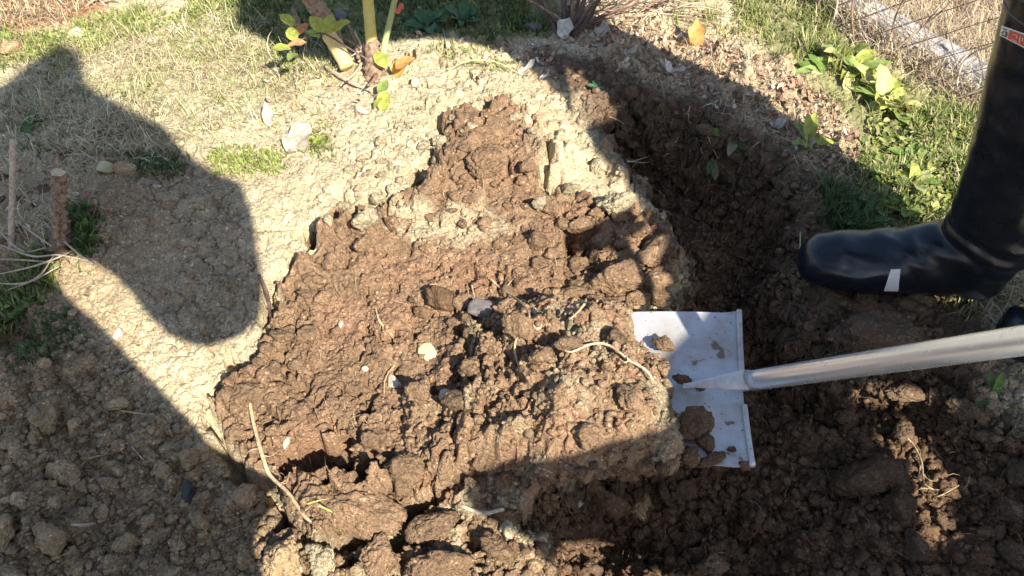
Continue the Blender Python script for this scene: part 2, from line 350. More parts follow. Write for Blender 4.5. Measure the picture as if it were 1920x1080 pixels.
# ------------------------------------------------------------------ ground colour (soil kinds, some darkened where shadows fall)
def L(a, b, w): return a*(1-w[..., None])+b*w[..., None]
col = np.ones(GX.shape+(3,))*C_PALE
nz = fbm(GX, GY, .10, 3, 301); nz2 = fbm(GX, GY, .025, 3, 305)
col = L(col, C_DRY_SHADE, np.clip(m_lc*.95+m_bl*.55, 0, 1))  # left-hand shade put into the soil colour, blob follows the cast shadow
col = L(col, C_DRY_SHADE, ss(-.55-GX+.04*nz, 0, .15)*ss(1.3-GY, 0, .2)*.6)
col = L(col, C_LIT, ss(S['litter'], -.05, .04)*(.75+.25*nz2))
col = L(col, np.array((.36, .32, .20)), ss(S['straw'], -.06, .05)*.8)
col = L(col, C_GREEN, ss(S['topg'], -.04, .04)*.9)
col = L(col, C_GREEN*1.1, ss(S['greenr'], -.04, .04)*.8)
col = L(col, C_PINK, ss(S['beyond'], -.02, .03))
col = L(col, C_RED, ss(S['redl'], -.03, .05))
col = L(col, C_MOIST, m_mo*(1-m_br)); col = L(col, C_BROWN, m_br)  # darker soil painted in along the trench shadow
col = L(col, C_PALE, ss(S['pale2']+.02*nz2, -.02, .03)*m_br*.75)
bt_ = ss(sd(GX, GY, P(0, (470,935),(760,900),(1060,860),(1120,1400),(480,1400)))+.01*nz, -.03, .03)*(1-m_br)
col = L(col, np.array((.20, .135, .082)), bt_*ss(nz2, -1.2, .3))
reds = ss(nz, .1, .7)*m_br*.22; col = L(col, np.array((.27, .135, .085)), reds)
ptop = m_br*ss(sd(GX, GY, P(0, (1000,180),(1100,250),(1110,330),(1060,390),(1000,330),(980,240))), -.03, .03); col = L(col, C_PALE*.85, ptop*.8)
topr = ss(sd(GX, GY, P(0, (960,140),(1030,150),(1090,260),(1060,330),(1000,300),(990,220))), -.02, .03)*(1-m_br); col = L(col, np.array((.40, .27, .16)), topr*ss(nz2, -.4, .6)*.7)
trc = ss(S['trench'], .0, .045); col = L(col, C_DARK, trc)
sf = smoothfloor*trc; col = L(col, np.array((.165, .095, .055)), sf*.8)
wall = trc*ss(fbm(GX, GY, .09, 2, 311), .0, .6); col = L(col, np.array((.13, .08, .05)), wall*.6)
hl = ss(S['holl'], -.02, .05); col = L(col, C_DARK*1.3, hl*.8)
col = L(col, C_LIT*.8, far); col *= (1+.10*nz+.08*nz2)[..., None]
V = np.stack([GX+JX, GY+JY, Z], -1).reshape(-1, 3)
idx = np.arange(NX*NY).reshape(NY, NX)
F = np.stack([idx[:-1, :-1], idx[:-1, 1:], idx[1:, 1:], idx[1:, :-1]], -1).reshape(-1, 4)
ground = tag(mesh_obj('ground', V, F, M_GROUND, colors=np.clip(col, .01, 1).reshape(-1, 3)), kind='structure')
def gcol(x, y):
    iy = np.clip(np.searchsorted(ys, y)-1, 0, NY-2); iu = np.clip(np.searchsorted(us, x/W(y))-1, 0, NX-2); return col[iy, iu]

# ------------------------------------------------------------------ clods
ICO = bmesh.new(); bmesh.ops.create_icosphere(ICO, subdivisions=5, radius=1); ICO5 = (np.array([v.co for v in ICO.verts]), np.array([[v.index for v in f.verts] for f in ICO.faces])); ICO.free()
ICO = bmesh.new(); bmesh.ops.create_icosphere(ICO, subdivisions=4, radius=1); ICO4 = (np.array([v.co for v in ICO.verts]), np.array([[v.index for v in f.verts] for f in ICO.faces])); ICO.free()
ICO = bmesh.new(); bmesh.ops.create_icosphere(ICO, subdivisions=1, radius=1); ICO1 = (np.array([v.co for v in ICO.verts]), np.array([[v.index for v in f.verts] for f in ICO.faces])); ICO.free()
def clod_shape(seed, ico=ICO4, rough=1.0, boxy=.88, grain=1.5):
    r = np.random.default_rng(seed); n, F = ico
    k = r.normal(size=(11, 3)); k /= np.linalg.norm(k, axis=1)[:, None]; d = r.uniform(.50, 1.0, 11)
    dots = n@k.T; q = np.where(dots > .05, d/np.maximum(dots, .05), 9); rad = (1/np.mean(np.clip(q, 0, 3)**-9, axis=1))**(1/9)*.72
    rad = boxy*np.clip(rad, 0, 1.25)+(1-boxy)*.85
    out = np.empty(len(n))
    for i, v in enumerate(n):
        p = Vector(v)+Vector((seed*3.1, 0, 0))
        out[i] = .15*mnoise.noise(p*1.6)+.13*mnoise.noise(p*3.7)+grain*(.075*mnoise.noise(p*8)+.05*mnoise.noise(p*17)-.05*max(0, .25-mnoise.voronoi(p*5)[0][0])*2)
    rad = rad+rough*out
    v = n*rad[:, None]; return v/np.abs(v).max(), F
CM = {}
def clod_mesh(kind, k, hi=False):
    key = (kind, k, hi)
    if key not in CM:
        v, f = clod_shape(k+1, ICO5 if hi else ICO4); o = mesh_obj('dirt_clod', v, f, M_CLOD[kind]); CM[key] = o.data; bpy.data.objects.remove(o)
    return CM[key]
PXY = {}
def clod(px, py, w, h=None, kind='dry', label=None, group=None, sink=.35, dz=0., zref=None, seed=None, name='dirt_clod', cat='dirt clod'):
    """a clod seen w x h photo pixels large at a place on the ground"""
    h = h or w*.85; r = random.Random(seed if seed is not None else int(px*7+py*13))
    if zref is None: p, t = hit(px, py+h*.25)
    else:
        x, y = G(px, py, zref); p = Vector((x, y, zref)); t = (zref-CAM_H)/ray(px, py)[2]
    s = t/FPX; rx = w*s/2*1.12; ry = rx*r.uniform(.8, 1.05); hz = max(.3*rx, (h*s/2*1.15)**1.0*r.uniform(.85, 1.05))
    o = bpy.data.objects.new(name, clod_mesh(kind, r.randrange(9), w > 75)); COL.objects.link(o)
    o.scale = (rx, max(h*s/2*1.15, rx*.55), hz); o.rotation_euler = (r.uniform(-.3, .3), r.uniform(-.3, .3), r.choice([0, math.pi])+r.uniform(-.35, .35))
    o.location = p+Vector((0, 0, hz*(1-sink*2)*.9+dz)); PXY[o.name] = (px, py, w); return tag(o, label, cat, group)
GL = 'loose clods in the shade at the lower left'
lbl_small_left = 'small rough grey brown clod lying among others in the shaded lower left ground'
big_left = [
 (94,758,82,80,'rounded crumbly clod at left, the largest above the pointed grey clod'),
 (73,815,45,44,'lumpy clod just below the large rounded clod at the left'),
 (130,880,72,60,'pointed pale grey clod slanting up to the right in the lower left shade'),
 (102,998,74,80,'tall domed clod near the bottom left, left of a short pale stick'),
 (208,900,50,34,'oval smooth clod right of the pointed pale grey clod'),
 (226,833,30,30,'small round clod with a smooth face below the pale thin root at lower left'),
 (305,876,44,44,'egg shaped clod leaning left beside the cauliflower like clod'),
 (360,848,64,46,'cauliflower like knobbly clod near the tip of the sunlit strip'),
 (360,888,38,30,'small smooth clod right under the cauliflower like clod and above the black pebble'),
 (244,1017,50,50,'round domed clod near the bottom left, right of the short pale stick'),
 (377,966,44,44,'round rough clod directly below the small black pebble'),
 (460,917,68,54,'broad angular clod where the left shade meets the brown spoil'),
 (8,990,62,70,'dark rounded clod cut off by the left edge near the bottom'),
 (24,1068,60,40,'rounded clod in the bottom left corner of the view'),
 (220,754,58,34,'flat wide clod above the pale thin root at lower left'),
 (460,1043,52,52,'knobbly clod left of the dark gap at the bottom'),
 (530,1035,100,100,'big smooth sided block of dry soil at the bottom beside the pale lit clod')]
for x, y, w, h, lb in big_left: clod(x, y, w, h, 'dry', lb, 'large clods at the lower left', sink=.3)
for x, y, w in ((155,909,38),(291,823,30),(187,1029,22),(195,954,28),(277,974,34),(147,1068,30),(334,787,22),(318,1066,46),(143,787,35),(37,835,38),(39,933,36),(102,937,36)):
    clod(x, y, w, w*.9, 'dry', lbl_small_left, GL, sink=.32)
ANCH = []
SHARED = {}
def rand_clods(poly, n, lo, hi, kind, label, group, seed, sink=.35, avoid=()):
    r = random.Random(seed); pp = np.array(poly); k = 0; used = list(avoid)
    for _ in range(n*30):
        if k >= n: break
        x = r.uniform(pp[:, 0].min(), pp[:, 0].max()); y = r.uniform(pp[:, 1].min(), pp[:, 1].max())
        if sd(np.array([x]), np.array([y]), poly)[0] < 0: continue
        w = lo*(hi/lo)**(r.random()**1.8)
        if any((x-a)**2+(y-b)**2 < (.42*(w+c))**2 for a, b, c in used): continue
        used.append((x, y, w)); clod(x, y, w, w*r.uniform(.7, .95), kind, label, group, sink=sink, seed=r.randrange(10**6)); k += 1
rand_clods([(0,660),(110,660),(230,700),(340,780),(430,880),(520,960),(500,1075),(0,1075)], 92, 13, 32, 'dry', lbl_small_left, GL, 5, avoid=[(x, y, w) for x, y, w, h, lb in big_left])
rand_clods([(200,460),(430,420),(470,560),(380,630),(270,580)], 9, 14, 26, 'dry', 'low grey brown lump on the cracked soil inside the left shadow', 'lumps on the shaded crust', 8, .5)
rand_clods([(0,250),(180,270),(330,290),(180,330),(170,470),(0,470)], 16, 14, 40, 'moist', 'small brown lump in the shade near the cut stump', 'lumps near the stump', 6, .4)
rand_clods([(180,560),(330,640),(420,830),(330,760)], 5, 12, 22, 'pale', 'small pale lump on the sunlit strip between the two shadows', 'lumps on the sunlit strip', 9, .45)
# brown spoil pile, named pieces
for x, y, w, h, kd, lb in [
 (655,935,200,112,'brown','broad flat topped slab of brown soil with yellow grass shreds on it'),
 (762,862,120,92,'brown','rounded brown lump between the dark hollow and the heap on the spade'),
 (815,972,104,66,'moist','flat layered grey brown clod right of the gap below the heap'),
 (709,1035,88,84,'brown','brown clod below the broad slab, half lit, at the bottom'),
 (612,1038,88,92,'pale','pale yellowish clod at the bottom, lit by the sun, below the broad slab'),
 (838,1052,140,80,'brown','wide knobbly brown clod at the bottom edge right of the dark gap'),
 (928,1012,74,70,'brown','sunlit brown clod under the pale crusted piece holding a stick'),
 (950,978,40,52,'pale','small yellow crusted clod at the end of the pale stick near the bottom'),
 (458,738,104,78,'brown','smooth brown lump at the far left corner of the spoil pile'),
 (570,868,58,40,'moist','dark lump in the hollow on the left side of the pile'),
 (640,855,60,44,'moist','dark lump in the middle of the hollow on the pile'),
 (591,446,44,46,'brown','square faced brown clod in the crevice at the upper left of the pile'),
 (628,483,46,40,'brown','brown clod with a yellow face below the crevice'),
 (584,520,50,36,'brown','pinkish brown clod at the left tip of the crevice'),
 (680,406,60,56,'pale','pale crust plate tipped up above the dark gap'),
 (738,412,36,30,'brown','small brown piece lying against the pale crust'),
 (1152,372,76,74,'pale','golden clod at the upper right of the pile, half in shadow'),
 (1122,312,34,52,'pale','small upright pale clod at the edge of the dark trench wall'),
 (1076,352,42,36,'pale','pale clod left of the golden half shaded clod'),
 (1082,418,54,46,'brown','brown clod below the small pale clods'),
 (1150,512,104,96,'brown','large rounded brown clod above the spade blade'),
 (1175,432,88,52,'brown','brown clod with a reddish top above the large rounded clod'),
 (1238,450,70,66,'moist','dark faceted clod on the trench edge'),
 (1242,516,66,46,'brown','brown clod on the trench edge with a sunlit left face'),
 (1236,556,62,40,'dark','dark wet clod just above the spade blade'),
 (1068,545,62,44,'brown','brown lump between the heap and the large rounded clod'),
 (1012,378,44,40,'pale','pale crusted lump in the upper part of the pile'),
 (905,300,90,70,'brown','reddish brown crumbly knoll at the top of the pile'),
 (530,1000,54,40,'moist','grey clod at the tail of the long root')]:
    clod(x, y, w, h, kd, lb, 'named clods of the brown spoil pile', sink=.36)
rand_clods([(840,280),(960,250),(1010,380),(1200,420),(1250,560),(1060,600),(980,520),(900,480),(850,380)], 26, 13, 34, 'brown', 'small brown clod on the upper right part of the spoil pile', 'small clods on the spoil pile', 15, .42)
rand_clods([(420,700),(520,600),(600,540),(760,620),(740,780),(700,900),(520,880)], 22, 12, 32, 'brown', 'small brown clod on the left part of the spoil pile', 'small clods on the spoil pile left', 16, .45)
rand_clods([(900,120),(1000,170),(1080,300),(960,230),(850,250),(780,330),(620,380),(640,290),(800,200)], 24, 12, 34, 'pale', 'small pale crusted lump on the dry mound above the brown pile', 'pale lumps on the mound', 17, .5)
rand_clods([(1020,360),(1120,390),(1200,420),(1255,480),(1240,570),(1100,590),(1010,540),(1000,440)], 22, 30, 66, 'brown', 'broken brown clod on the right part of the spoil pile', 'small clods on the spoil pile', 115, .2)
rand_clods([(405,720),(500,650),(590,500),(640,430),(700,450),(600,580),(560,700),(480,780)], 24, 24, 56, 'brown', 'broken brown clod along the left edge of the spoil pile', 'small clods on the spoil pile left', 116, .2)
rand_clods([(480,790),(720,800),(840,850),(830,905),(700,830),(560,830),(500,880)], 18, 24, 56, 'brown', 'broken brown clod round the dark hollow', 'small clods on the spoil pile left', 117, .2)
rand_clods([(760,400),(840,300),(900,250),(1000,300),(960,400),(860,430)], 14, 22, 48, 'brown', 'broken brown clod on the top of the pile', 'small clods on the spoil pile', 118, .25)
rand_clods([(620,420),(700,380),(800,330),(840,260),(790,230),(700,300),(600,400)], 14, 20, 50, 'pale', 'pale broken crust piece above the brown pile', 'pale lumps on the mound', 119, .3)
# trench clods
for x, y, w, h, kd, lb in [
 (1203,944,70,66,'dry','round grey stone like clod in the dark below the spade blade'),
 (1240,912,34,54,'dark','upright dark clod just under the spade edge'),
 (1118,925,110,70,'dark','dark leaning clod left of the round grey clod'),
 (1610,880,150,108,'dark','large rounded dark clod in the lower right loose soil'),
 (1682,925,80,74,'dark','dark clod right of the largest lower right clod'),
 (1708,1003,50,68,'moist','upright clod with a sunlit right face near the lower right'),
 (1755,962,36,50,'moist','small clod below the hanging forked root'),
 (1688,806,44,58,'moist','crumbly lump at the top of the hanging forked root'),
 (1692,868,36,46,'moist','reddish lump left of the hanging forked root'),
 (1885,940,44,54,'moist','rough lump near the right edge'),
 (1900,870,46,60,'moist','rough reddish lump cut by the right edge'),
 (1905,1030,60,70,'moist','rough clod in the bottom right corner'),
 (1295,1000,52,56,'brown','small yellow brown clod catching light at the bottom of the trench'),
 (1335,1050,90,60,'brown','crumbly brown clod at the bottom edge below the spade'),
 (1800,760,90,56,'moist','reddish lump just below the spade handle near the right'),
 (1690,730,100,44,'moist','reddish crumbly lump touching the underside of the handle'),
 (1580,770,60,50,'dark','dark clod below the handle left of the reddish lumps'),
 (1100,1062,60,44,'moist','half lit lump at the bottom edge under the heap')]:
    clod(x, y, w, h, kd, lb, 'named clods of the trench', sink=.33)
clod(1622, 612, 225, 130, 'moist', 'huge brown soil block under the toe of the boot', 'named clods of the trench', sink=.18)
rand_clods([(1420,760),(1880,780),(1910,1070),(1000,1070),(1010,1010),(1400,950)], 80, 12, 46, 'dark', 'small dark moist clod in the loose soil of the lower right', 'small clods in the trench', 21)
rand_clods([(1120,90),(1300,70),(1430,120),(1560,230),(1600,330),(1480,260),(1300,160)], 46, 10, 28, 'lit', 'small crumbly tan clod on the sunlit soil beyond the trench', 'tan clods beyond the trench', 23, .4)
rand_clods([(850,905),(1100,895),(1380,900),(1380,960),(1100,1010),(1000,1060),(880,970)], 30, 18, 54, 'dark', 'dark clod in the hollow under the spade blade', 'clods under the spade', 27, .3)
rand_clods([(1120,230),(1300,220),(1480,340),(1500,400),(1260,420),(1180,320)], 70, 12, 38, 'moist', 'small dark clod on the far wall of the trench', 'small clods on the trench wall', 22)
# ------------------------------------------------------------------ loose crumbs (nobody could count them)
def crumbs(name, X, Y, Zc, size, cols, seed=0, lift=.25, kind='stuff', parent=None, sq=.75):
    r = np.random.default_rng(seed); n = len(X); bv, bf = ICO1
    rad = size*(1+r.normal(0, .0, n))
    jit = 1+r.uniform(-.28, .28, (n, len(bv), 1))
    sc3 = r.uniform(.65, 1.15, (n, 1, 3)); sc3[..., 2] *= sq
    a = r.uniform(0, 6.28, n); ca, sa = np.cos(a)[:, None], np.sin(a)[:, None]
    v = bv[None]*jit*sc3*rad[:, None, None]
    x = v[..., 0]*ca-v[..., 1]*sa; y = v[..., 0]*sa+v[..., 1]*ca
    v = np.stack([x+X[:, None], y+Y[:, None], v[..., 2]+(Zc+rad*lift)[:, None]], -1)
    F = (bf[None]+(np.arange(n)*len(bv))[:, None, None]).reshape(-1, 3)
    cc = np.repeat((cols*(1+r.normal(0, .14, (n, 1))))[:, None, :], len(bv), 1).reshape(-1, 3)
    return mesh_obj(name, v.reshape(-1, 3), F, M_CRUMB, parent, np.clip(cc, .01, 1), smooth=False)
def crumb_patch(name, poly, n, lo, hi, seed, label_kind='stuff', cmul=1.0, pw=2.5):
    x, y, z = scat(poly, n, seed); r = np.random.default_rng(seed+1)
    s = lo*(hi/lo)**(r.random(len(x))**pw)
    o = crumbs(name, x, y, z, s, gcol(x, y)*cmul, seed+2); return tag(o, kind='stuff')
crumb_patch('soil_crumbs', [(0,560),(110,560),(260,690),(430,880),(520,960),(500,1085),(0,1085)], 5200, .0012, .0085, 1, pw=1.8)
crumb_patch('soil_crumbs', [(405,740),(500,650),(600,500),(840,280),(960,240),(1050,390),(1260,440),(1250,600),(1080,700),(1000,900),(750,980),(560,1000),(500,880)], 7000, .0010, .0055, 3, cmul=1.05)
crumb_patch('soil_crumbs', [(0,300),(330,240),(640,150),(900,110),(1040,170),(1090,300),(840,250),(600,420),(500,640),(400,800),(100,540)], 4200, .0009, .0042, 5, cmul=1.02)
crumb_patch('soil_crumbs', [(1000,100),(1300,190),(1540,400),(1500,560),(1740,600),(1900,760),(1920,1085),(980,1085),(1000,900),(1200,620),(1270,440),(1110,280)], 11000, .0012, .0100, 7, cmul=1.2, pw=2.8)
crumb_patch('soil_crumbs', [(1400,700),(1920,740),(1920,1085),(1000,1085),(1000,960),(1400,920)], 9000, .0016, .0125, 8, cmul=1.25, pw=3.0)
crumb_patch('soil_crumbs', [(1050,50),(1400,60),(1560,160),(1640,320),(1600,430),(1300,190),(1100,120)], 2600, .0012, .0055, 9, cmul=1.1)
crumb_patch('soil_crumbs', [(480,930),(1000,930),(990,1085),(480,1085)], 1500, .0012, .006, 10)

# ------------------------------------------------------------------ grass, straw, litter (stuff)
def blades(name, X, Y, Zc, Ln, Wd, cols, lean=.6, seed=0, seg=4, dirs=None, kind='stuff', wave=.0, mat=None):
    r = np.random.default_rng(seed); n = len(X); a = r.uniform(0, 6.28, n) if dirs is None else dirs
    d = np.stack([np.cos(a), np.sin(a), 0*a], -1); s = np.stack([-np.sin(a), np.cos(a), 0*a], -1)
    ln = np.clip(lean*r.uniform(.3, 1.6, n), 0, 1.5); vs = []; base = np.stack([X, Y, Zc], -1)
    pos = base.copy(); th0 = np.pi/2-ln*.5; side = r.normal(0, wave, n) if wave else np.zeros(n)
    for k in range(seg+1):
        t = k/seg; w = Wd*(1-t**1.6)*.5+Wd*.04
        vs.append(pos-s*w[:, None]); vs.append(pos+s*w[:, None])
        th = th0-ln*1.2*t; step = (Ln/seg)[:, None]
        pos = pos+(d*np.cos(th)[:, None]+np.array([0, 0, 1.])*np.sin(th)[:, None]+s*(side*(t-.3))[:, None])*step
        gz = hgt(pos[:, 0], pos[:, 1])+.001; pos[:, 2] = np.maximum(pos[:, 2], gz)
    v = np.stack(vs, 1); m = 2*(seg+1)
    q = np.array([[2*k, 2*k+1, 2*k+3, 2*k+2] for k in range(seg)])
    F = (q[None]+(np.arange(n)*m)[:, None, None]).reshape(-1, 4)
    grad = np.linspace(.75, 1.15, seg+1).repeat(2)[None, :, None]
    cc = (cols*(1+r.normal(0, .18, (n, 1))))[:, None, :]*grad
    o = mesh_obj(name, v.reshape(-1, 3), F, mat or M_GRASS, colors=np.clip(cc.reshape(-1, 3), .01, 1)); return tag(o, kind=kind)
def pick(r, n, *cs):
    cs = np.array(cs); return cs[r.integers(0, len(cs), n)]
GR = ((.22,.27,.07),(.17,.22,.06),(.30,.32,.12),(.13,.18,.05),(.34,.29,.16)); YG = ((.34,.36,.12),(.28,.33,.09),(.42,.39,.19),(.22,.28,.07)); ST = ((.55,.47,.29),(.47,.38,.22),(.62,.55,.38),(.36,.28,.17)); DG = ((.07,.12,.035),(.10,.15,.04),(.06,.10,.04),(.14,.17,.06))
def patch(name, poly, n, l0, l1, w0, w1, pal, lean, seed, wave=.2, mat=None, clump=.0):
    x, y, z = scat(poly, n, seed); r = np.random.default_rng(seed+3)
    if clump:
        keep = fbm(x, y, .045, 2, seed) > clump*r.uniform(-.6, 1., len(x)); x, y, z = x[keep], y[keep], z[keep]
    x = x+r.normal(0, .009, len(x)); y = y+r.normal(0, .011, len(x)); z = hgt(x, y)
    m = len(x); return blades(name, x, y, z, r.uniform(l0, l1, m), r.uniform(w0, w1, m), pick(r, m, *pal), lean, seed+5, wave=wave, mat=mat)
EDGE = [(-10,60),(60,70),(150,40),(250,20),(330,-20),(560,-20),(470,30),(330,60),(230,70),(150,110),(60,115),(-10,130)]
patch('grass', EDGE, 5200, .010, .035, .0012, .0032, YG, .9, 31, clump=.5)
patch('grass', [(330,40),(440,60),(430,110),(350,120),(260,190),(190,170),(240,110)], 1500, .008, .022, .001, .003, YG, 1.0, 33, clump=.8)
patch('grass', [(395,292),(430,280),(520,290),(530,322),(470,328),(400,325)], 800, .006, .018, .0015, .0035, YG, .8, 35)
patch('grass', [(440,90),(520,80),(640,130),(620,170),(500,160)], 1500, .008, .025, .001, .003, YG, .9, 37, clump=.6)
patch('grass', [(575,245),(615,255),(620,285),(580,290)], 320, .006, .016, .0015, .004, GR, .8, 39)
patch('grass', [(0,110),(120,100),(300,200),(330,300),(180,320),(0,280)], 1300, .008, .024, .001, .003, DG, .9, 41, clump=1.0)
patch('grass', [(250,290),(340,295),(350,325),(260,330)], 420, .008, .02, .0015, .004, DG, .8, 42)
patch('grass', [(420,-60),(1040,-60),(1030,70),(940,80),(800,66),(620,110),(540,112),(500,70),(440,55)], 9500, .008, .028, .0015, .004, DG+GR[:2], .8, 43, clump=.25)
patch('grass', [(1370,-60),(1520,-60),(1560,50),(1640,125),(1600,180),(1480,110),(1400,60)], 4200, .015, .05, .0013, .0035, GR+YG[:2]+ST[:1], .8, 45, clump=.3)
patch('grass', [(1240,10),(1400,-30),(1480,60),(1500,130),(1400,70),(1290,60)], 3000, .008, .025, .0012, .003, YG, .8, 47, clump=.3)
patch('grass', [(1600,180),(1680,150),(1820,200),(1825,340),(1740,430),(1620,400),(1600,300),(1650,260)], 6800, .010, .034, .0013, .0036, GR+YG+ST[:1], .9, 49, clump=.35)
patch('grass', [(1540,340),(1640,400),(1640,450),(1560,440)], 1000, .015, .05, .0015, .0035, DG, .7, 51)
patch('grass', [(800,80),(900,90),(1000,150),(900,130),(820,110)], 400, .006, .018, .001, .003, YG, .9, 53)
patch('grass', [(125,400),(170,400),(175,470),(130,475)], 420, .012, .03, .003, .006, DG+GR[1:2], .6, 55)
patch('grass', [(60,480),(100,480),(95,545),(50,560),(0,640),(0,560)], 650, .012, .035, .003, .006, GR, .6, 57)
patch('grass', [(100,590),(150,590),(150,640),(20,700),(20,620)], 350, .008, .022, .002, .005, DG, .7, 58)
patch('grass', [(1800,200),(1830,260),(1840,480),(1830,590),(1780,590)], 700, .015, .04, .0015, .004, GR+ST, .8, 59)
patch('dry_straw', STP := [(60,120),(250,60),(450,25),(640,90),(560,190),(470,230),(330,270),(150,260),(-20,260),(-20,170)], 5200, .02, .06, .0008, .002, ST, 1.4, 61, wave=.9, mat=M_DRYLEAF, clump=.55)
patch('grass', [(60,110),(200,50),(450,20),(640,80),(620,150),(450,200),(300,200),(150,160)], 5200, .007, .022, .001, .003, YG+ST[:1], 1.1, 62, clump=1.1)
patch('grass', [(330,200),(560,150),(640,240),(480,330),(350,280)], 900, .005, .016, .001, .003, YG, 1.1, 64, clump=1.1)
patch('dry_straw', [(1120,60),(1300,40),(1480,130),(1600,300),(1640,440),(1500,300),(1320,200),(1180,130)], 1900, .010, .05, .0008, .0025, ST+((.40,.24,.17),(.3,.18,.12)), 1.3, 63, wave=.9, mat=M_DRYLEAF, clump=.6)
patch('dry_straw', [(1480,-40),(1600,-40),(1920,-60),(1920,200),(1800,190),(1650,110)], 6500, .02, .10, .0008, .0028, ST+((.46,.33,.26),(.5,.40,.33)), 1.1, 65, wave=.9, mat=M_DRYLEAF)
patch('dry_straw', [(1840,430),(1920,430),(1920,560),(1830,590)], 700, .02, .06, .001, .003, ST, 1.2, 67, wave=.9, mat=M_DRYLEAF)
patch('dry_straw', [(250,190),(330,260),(300,310),(170,300),(150,240)], 700, .02, .06, .001, .0022, ST, 1.4, 69, wave=.8, mat=M_DRYLEAF)
patch('dry_straw', [(-10,-20),(200,-20),(120,50),(-10,60)], 900, .02, .06, .0008, .002, ST+((.3,.16,.09),), 1.2, 71, wave=.8, mat=M_DRYLEAF)
patch('dry_straw', [(0,280),(200,270),(180,470),(0,480)], 500, .015, .05, .0008, .002, ST, 1.4, 73, wave=.8, mat=M_DRYLEAF)

FR = ((.46,.36,.22),(.34,.25,.15),(.24,.17,.10))
patch('fine_roots', [(420,740),(600,540),(850,300),(1000,300),(1100,420),(1180,540),(900,520),(700,700),(720,880),(560,960)], 260, .015, .05, .0005, .0010, FR, 1.5, 74, wave=1.4, mat=M_DRYLEAF)
patch('fine_roots', [(1110,220),(1300,210),(1480,330),(1500,420),(1300,430),(1180,330)], 170, .02, .07, .0005, .0012, FR, 1.5, 75, wave=1.2, mat=M_DRYLEAF)
patch('fine_roots', [(1420,760),(1900,780),(1900,1075),(1020,1075),(1050,1010),(1400,950)], 240, .015, .045, .0005, .0012, FR, 1.5, 76, wave=1.4, mat=M_DRYLEAF)
patch('fine_roots', [(0,700),(250,720),(460,920),(480,1075),(0,1075)], 150, .012, .04, .0005, .0012, FR, 1.5, 77, wave=1.2, mat=M_DRYLEAF)
def leaf_vf(Lh, Wd, curl=.3, cup=.25, nx=7, ny=4, wave=.0, seed=0, tip=.85):
    """a leaf along +x from the origin with thickness-free curled blade; V list, F list"""
    r = random.Random(seed); ph = r.uniform(0, 6); V = []; F = []
    for i in range(nx+1):
        t = i/nx; w = Wd*.5*(math.sin(math.pi*min(t**tip, 1))**.75+.03)
        ang = curl*t; x = Lh*(math.sin(ang)/curl if abs(curl) > 1e-3 else t); z = Lh*((1-math.cos(ang))/curl if abs(curl) > 1e-3 else 0)
        for j in range(-ny, ny+1):
            s = j/ny; V.append((x, s*w, z+cup*w*s*s+wave*Wd*math.sin(ph+t*11+s*2)*abs(s)))
    m = 2*ny+1
    for i in range(nx):
        for j in range(m-1): F.append((i*m+j, i*m+j+1, (i+1)*m+j+1, (i+1)*m+j))
    return V, F
def xf(vf, loc, yaw=0, pitch=0, roll=0):
    M = Matrix.Translation(loc) @ Matrix.Rotation(yaw, 4, 'Z') @ Matrix.Rotation(-pitch, 4, 'Y') @ Matrix.Rotation(roll, 4, 'X')
    return [tuple(M @ Vector(v)) for v in vf[0]], vf[1]
_lm = {}
def leafmat(c, tr=.35):
    k = (tuple(c), tr)
    if k not in _lm: _lm[k] = leafy('leaf', tr, .5, c)
    return _lm[k]
# leaf litter as single mesh of curled dry leaves + ground cover leaves
def leaf_stuff(name, poly, n, l0, l1, pal, seed, mat, asp=.5, flat=.5, curl=1.0, lift=.001):
    x, y, z = scat(poly, n, seed); r = np.random.default_rng(seed); rr = random.Random(seed); n = len(x)
    base = [leaf_vf(1, asp*rr.uniform(.7, 1.3), rr.uniform(.2, curl), rr.uniform(0, .8), 4, 2, .1, k) for k in range(8)]
    VV = []; CC = []; FF = []; o = 0; cols = pick(r, n, *pal)*(1+r.normal(0, .15, (n, 1)))
    for i in range(n):
        bv, bf = base[i % 8]; s = r.uniform(l0, l1)
        v, f = xf(([(a*s, b*s, c*s) for a, b, c in bv], bf), (x[i], y[i], z[i]+lift), r.uniform(0, 6.28), r.normal(.1, flat), r.normal(0, flat))
        VV += v; FF += [tuple(q+o for q in g) for g in f]; o += len(v); CC.append(np.repeat(cols[i][None], len(v), 0))
    return tag(mesh_obj(name, np.array(VV), np.array(FF), mat, colors=np.clip(np.concatenate(CC), .01, 1)), kind='stuff')
DL = ((.50,.38,.27),(.40,.28,.19),(.62,.54,.44),(.30,.18,.12),(.45,.30,.22))
leaf_stuff('leaf_litter', [(1060,70),(1200,60),(1330,80),(1440,110),(1560,190),(1640,300),(1560,340),(1440,240),(1300,180),(1130,130)], 1050, .008, .022, DL, 81, M_DRYLEAF, .5, .5, 1.6)
leaf_stuff('leaf_litter', [(1040,-40),(1260,-40),(1240,60),(1130,90),(1060,60)], 420, .008, .024, DL, 82, M_DRYLEAF, .4, .6, 1.6)
leaf_stuff('leaf_litter', [(1480,-40),(1920,-40),(1920,190),(1700,120)], 500, .010, .03, DL+((.66,.58,.52),), 83, M_DRYLEAF, .4, .6, 1.6)
leaf_stuff('leaf_litter', [(480,110),(740,170),(660,230),(520,220)], 160, .006, .018, DL, 84, M_DRYLEAF, .4, .5, 1.4)
leaf_stuff('leaf_litter', [(740,60),(1040,90),(1060,130),(860,100)], 110, .008, .02, DL, 85, M_DRYLEAF, .5, .4, 1.4)
leaf_stuff('leaf_litter', [(0,270),(200,270),(180,470),(0,470)], 130, .008, .02, DL, 79, M_DRYLEAF, .4, .5, 1.6)
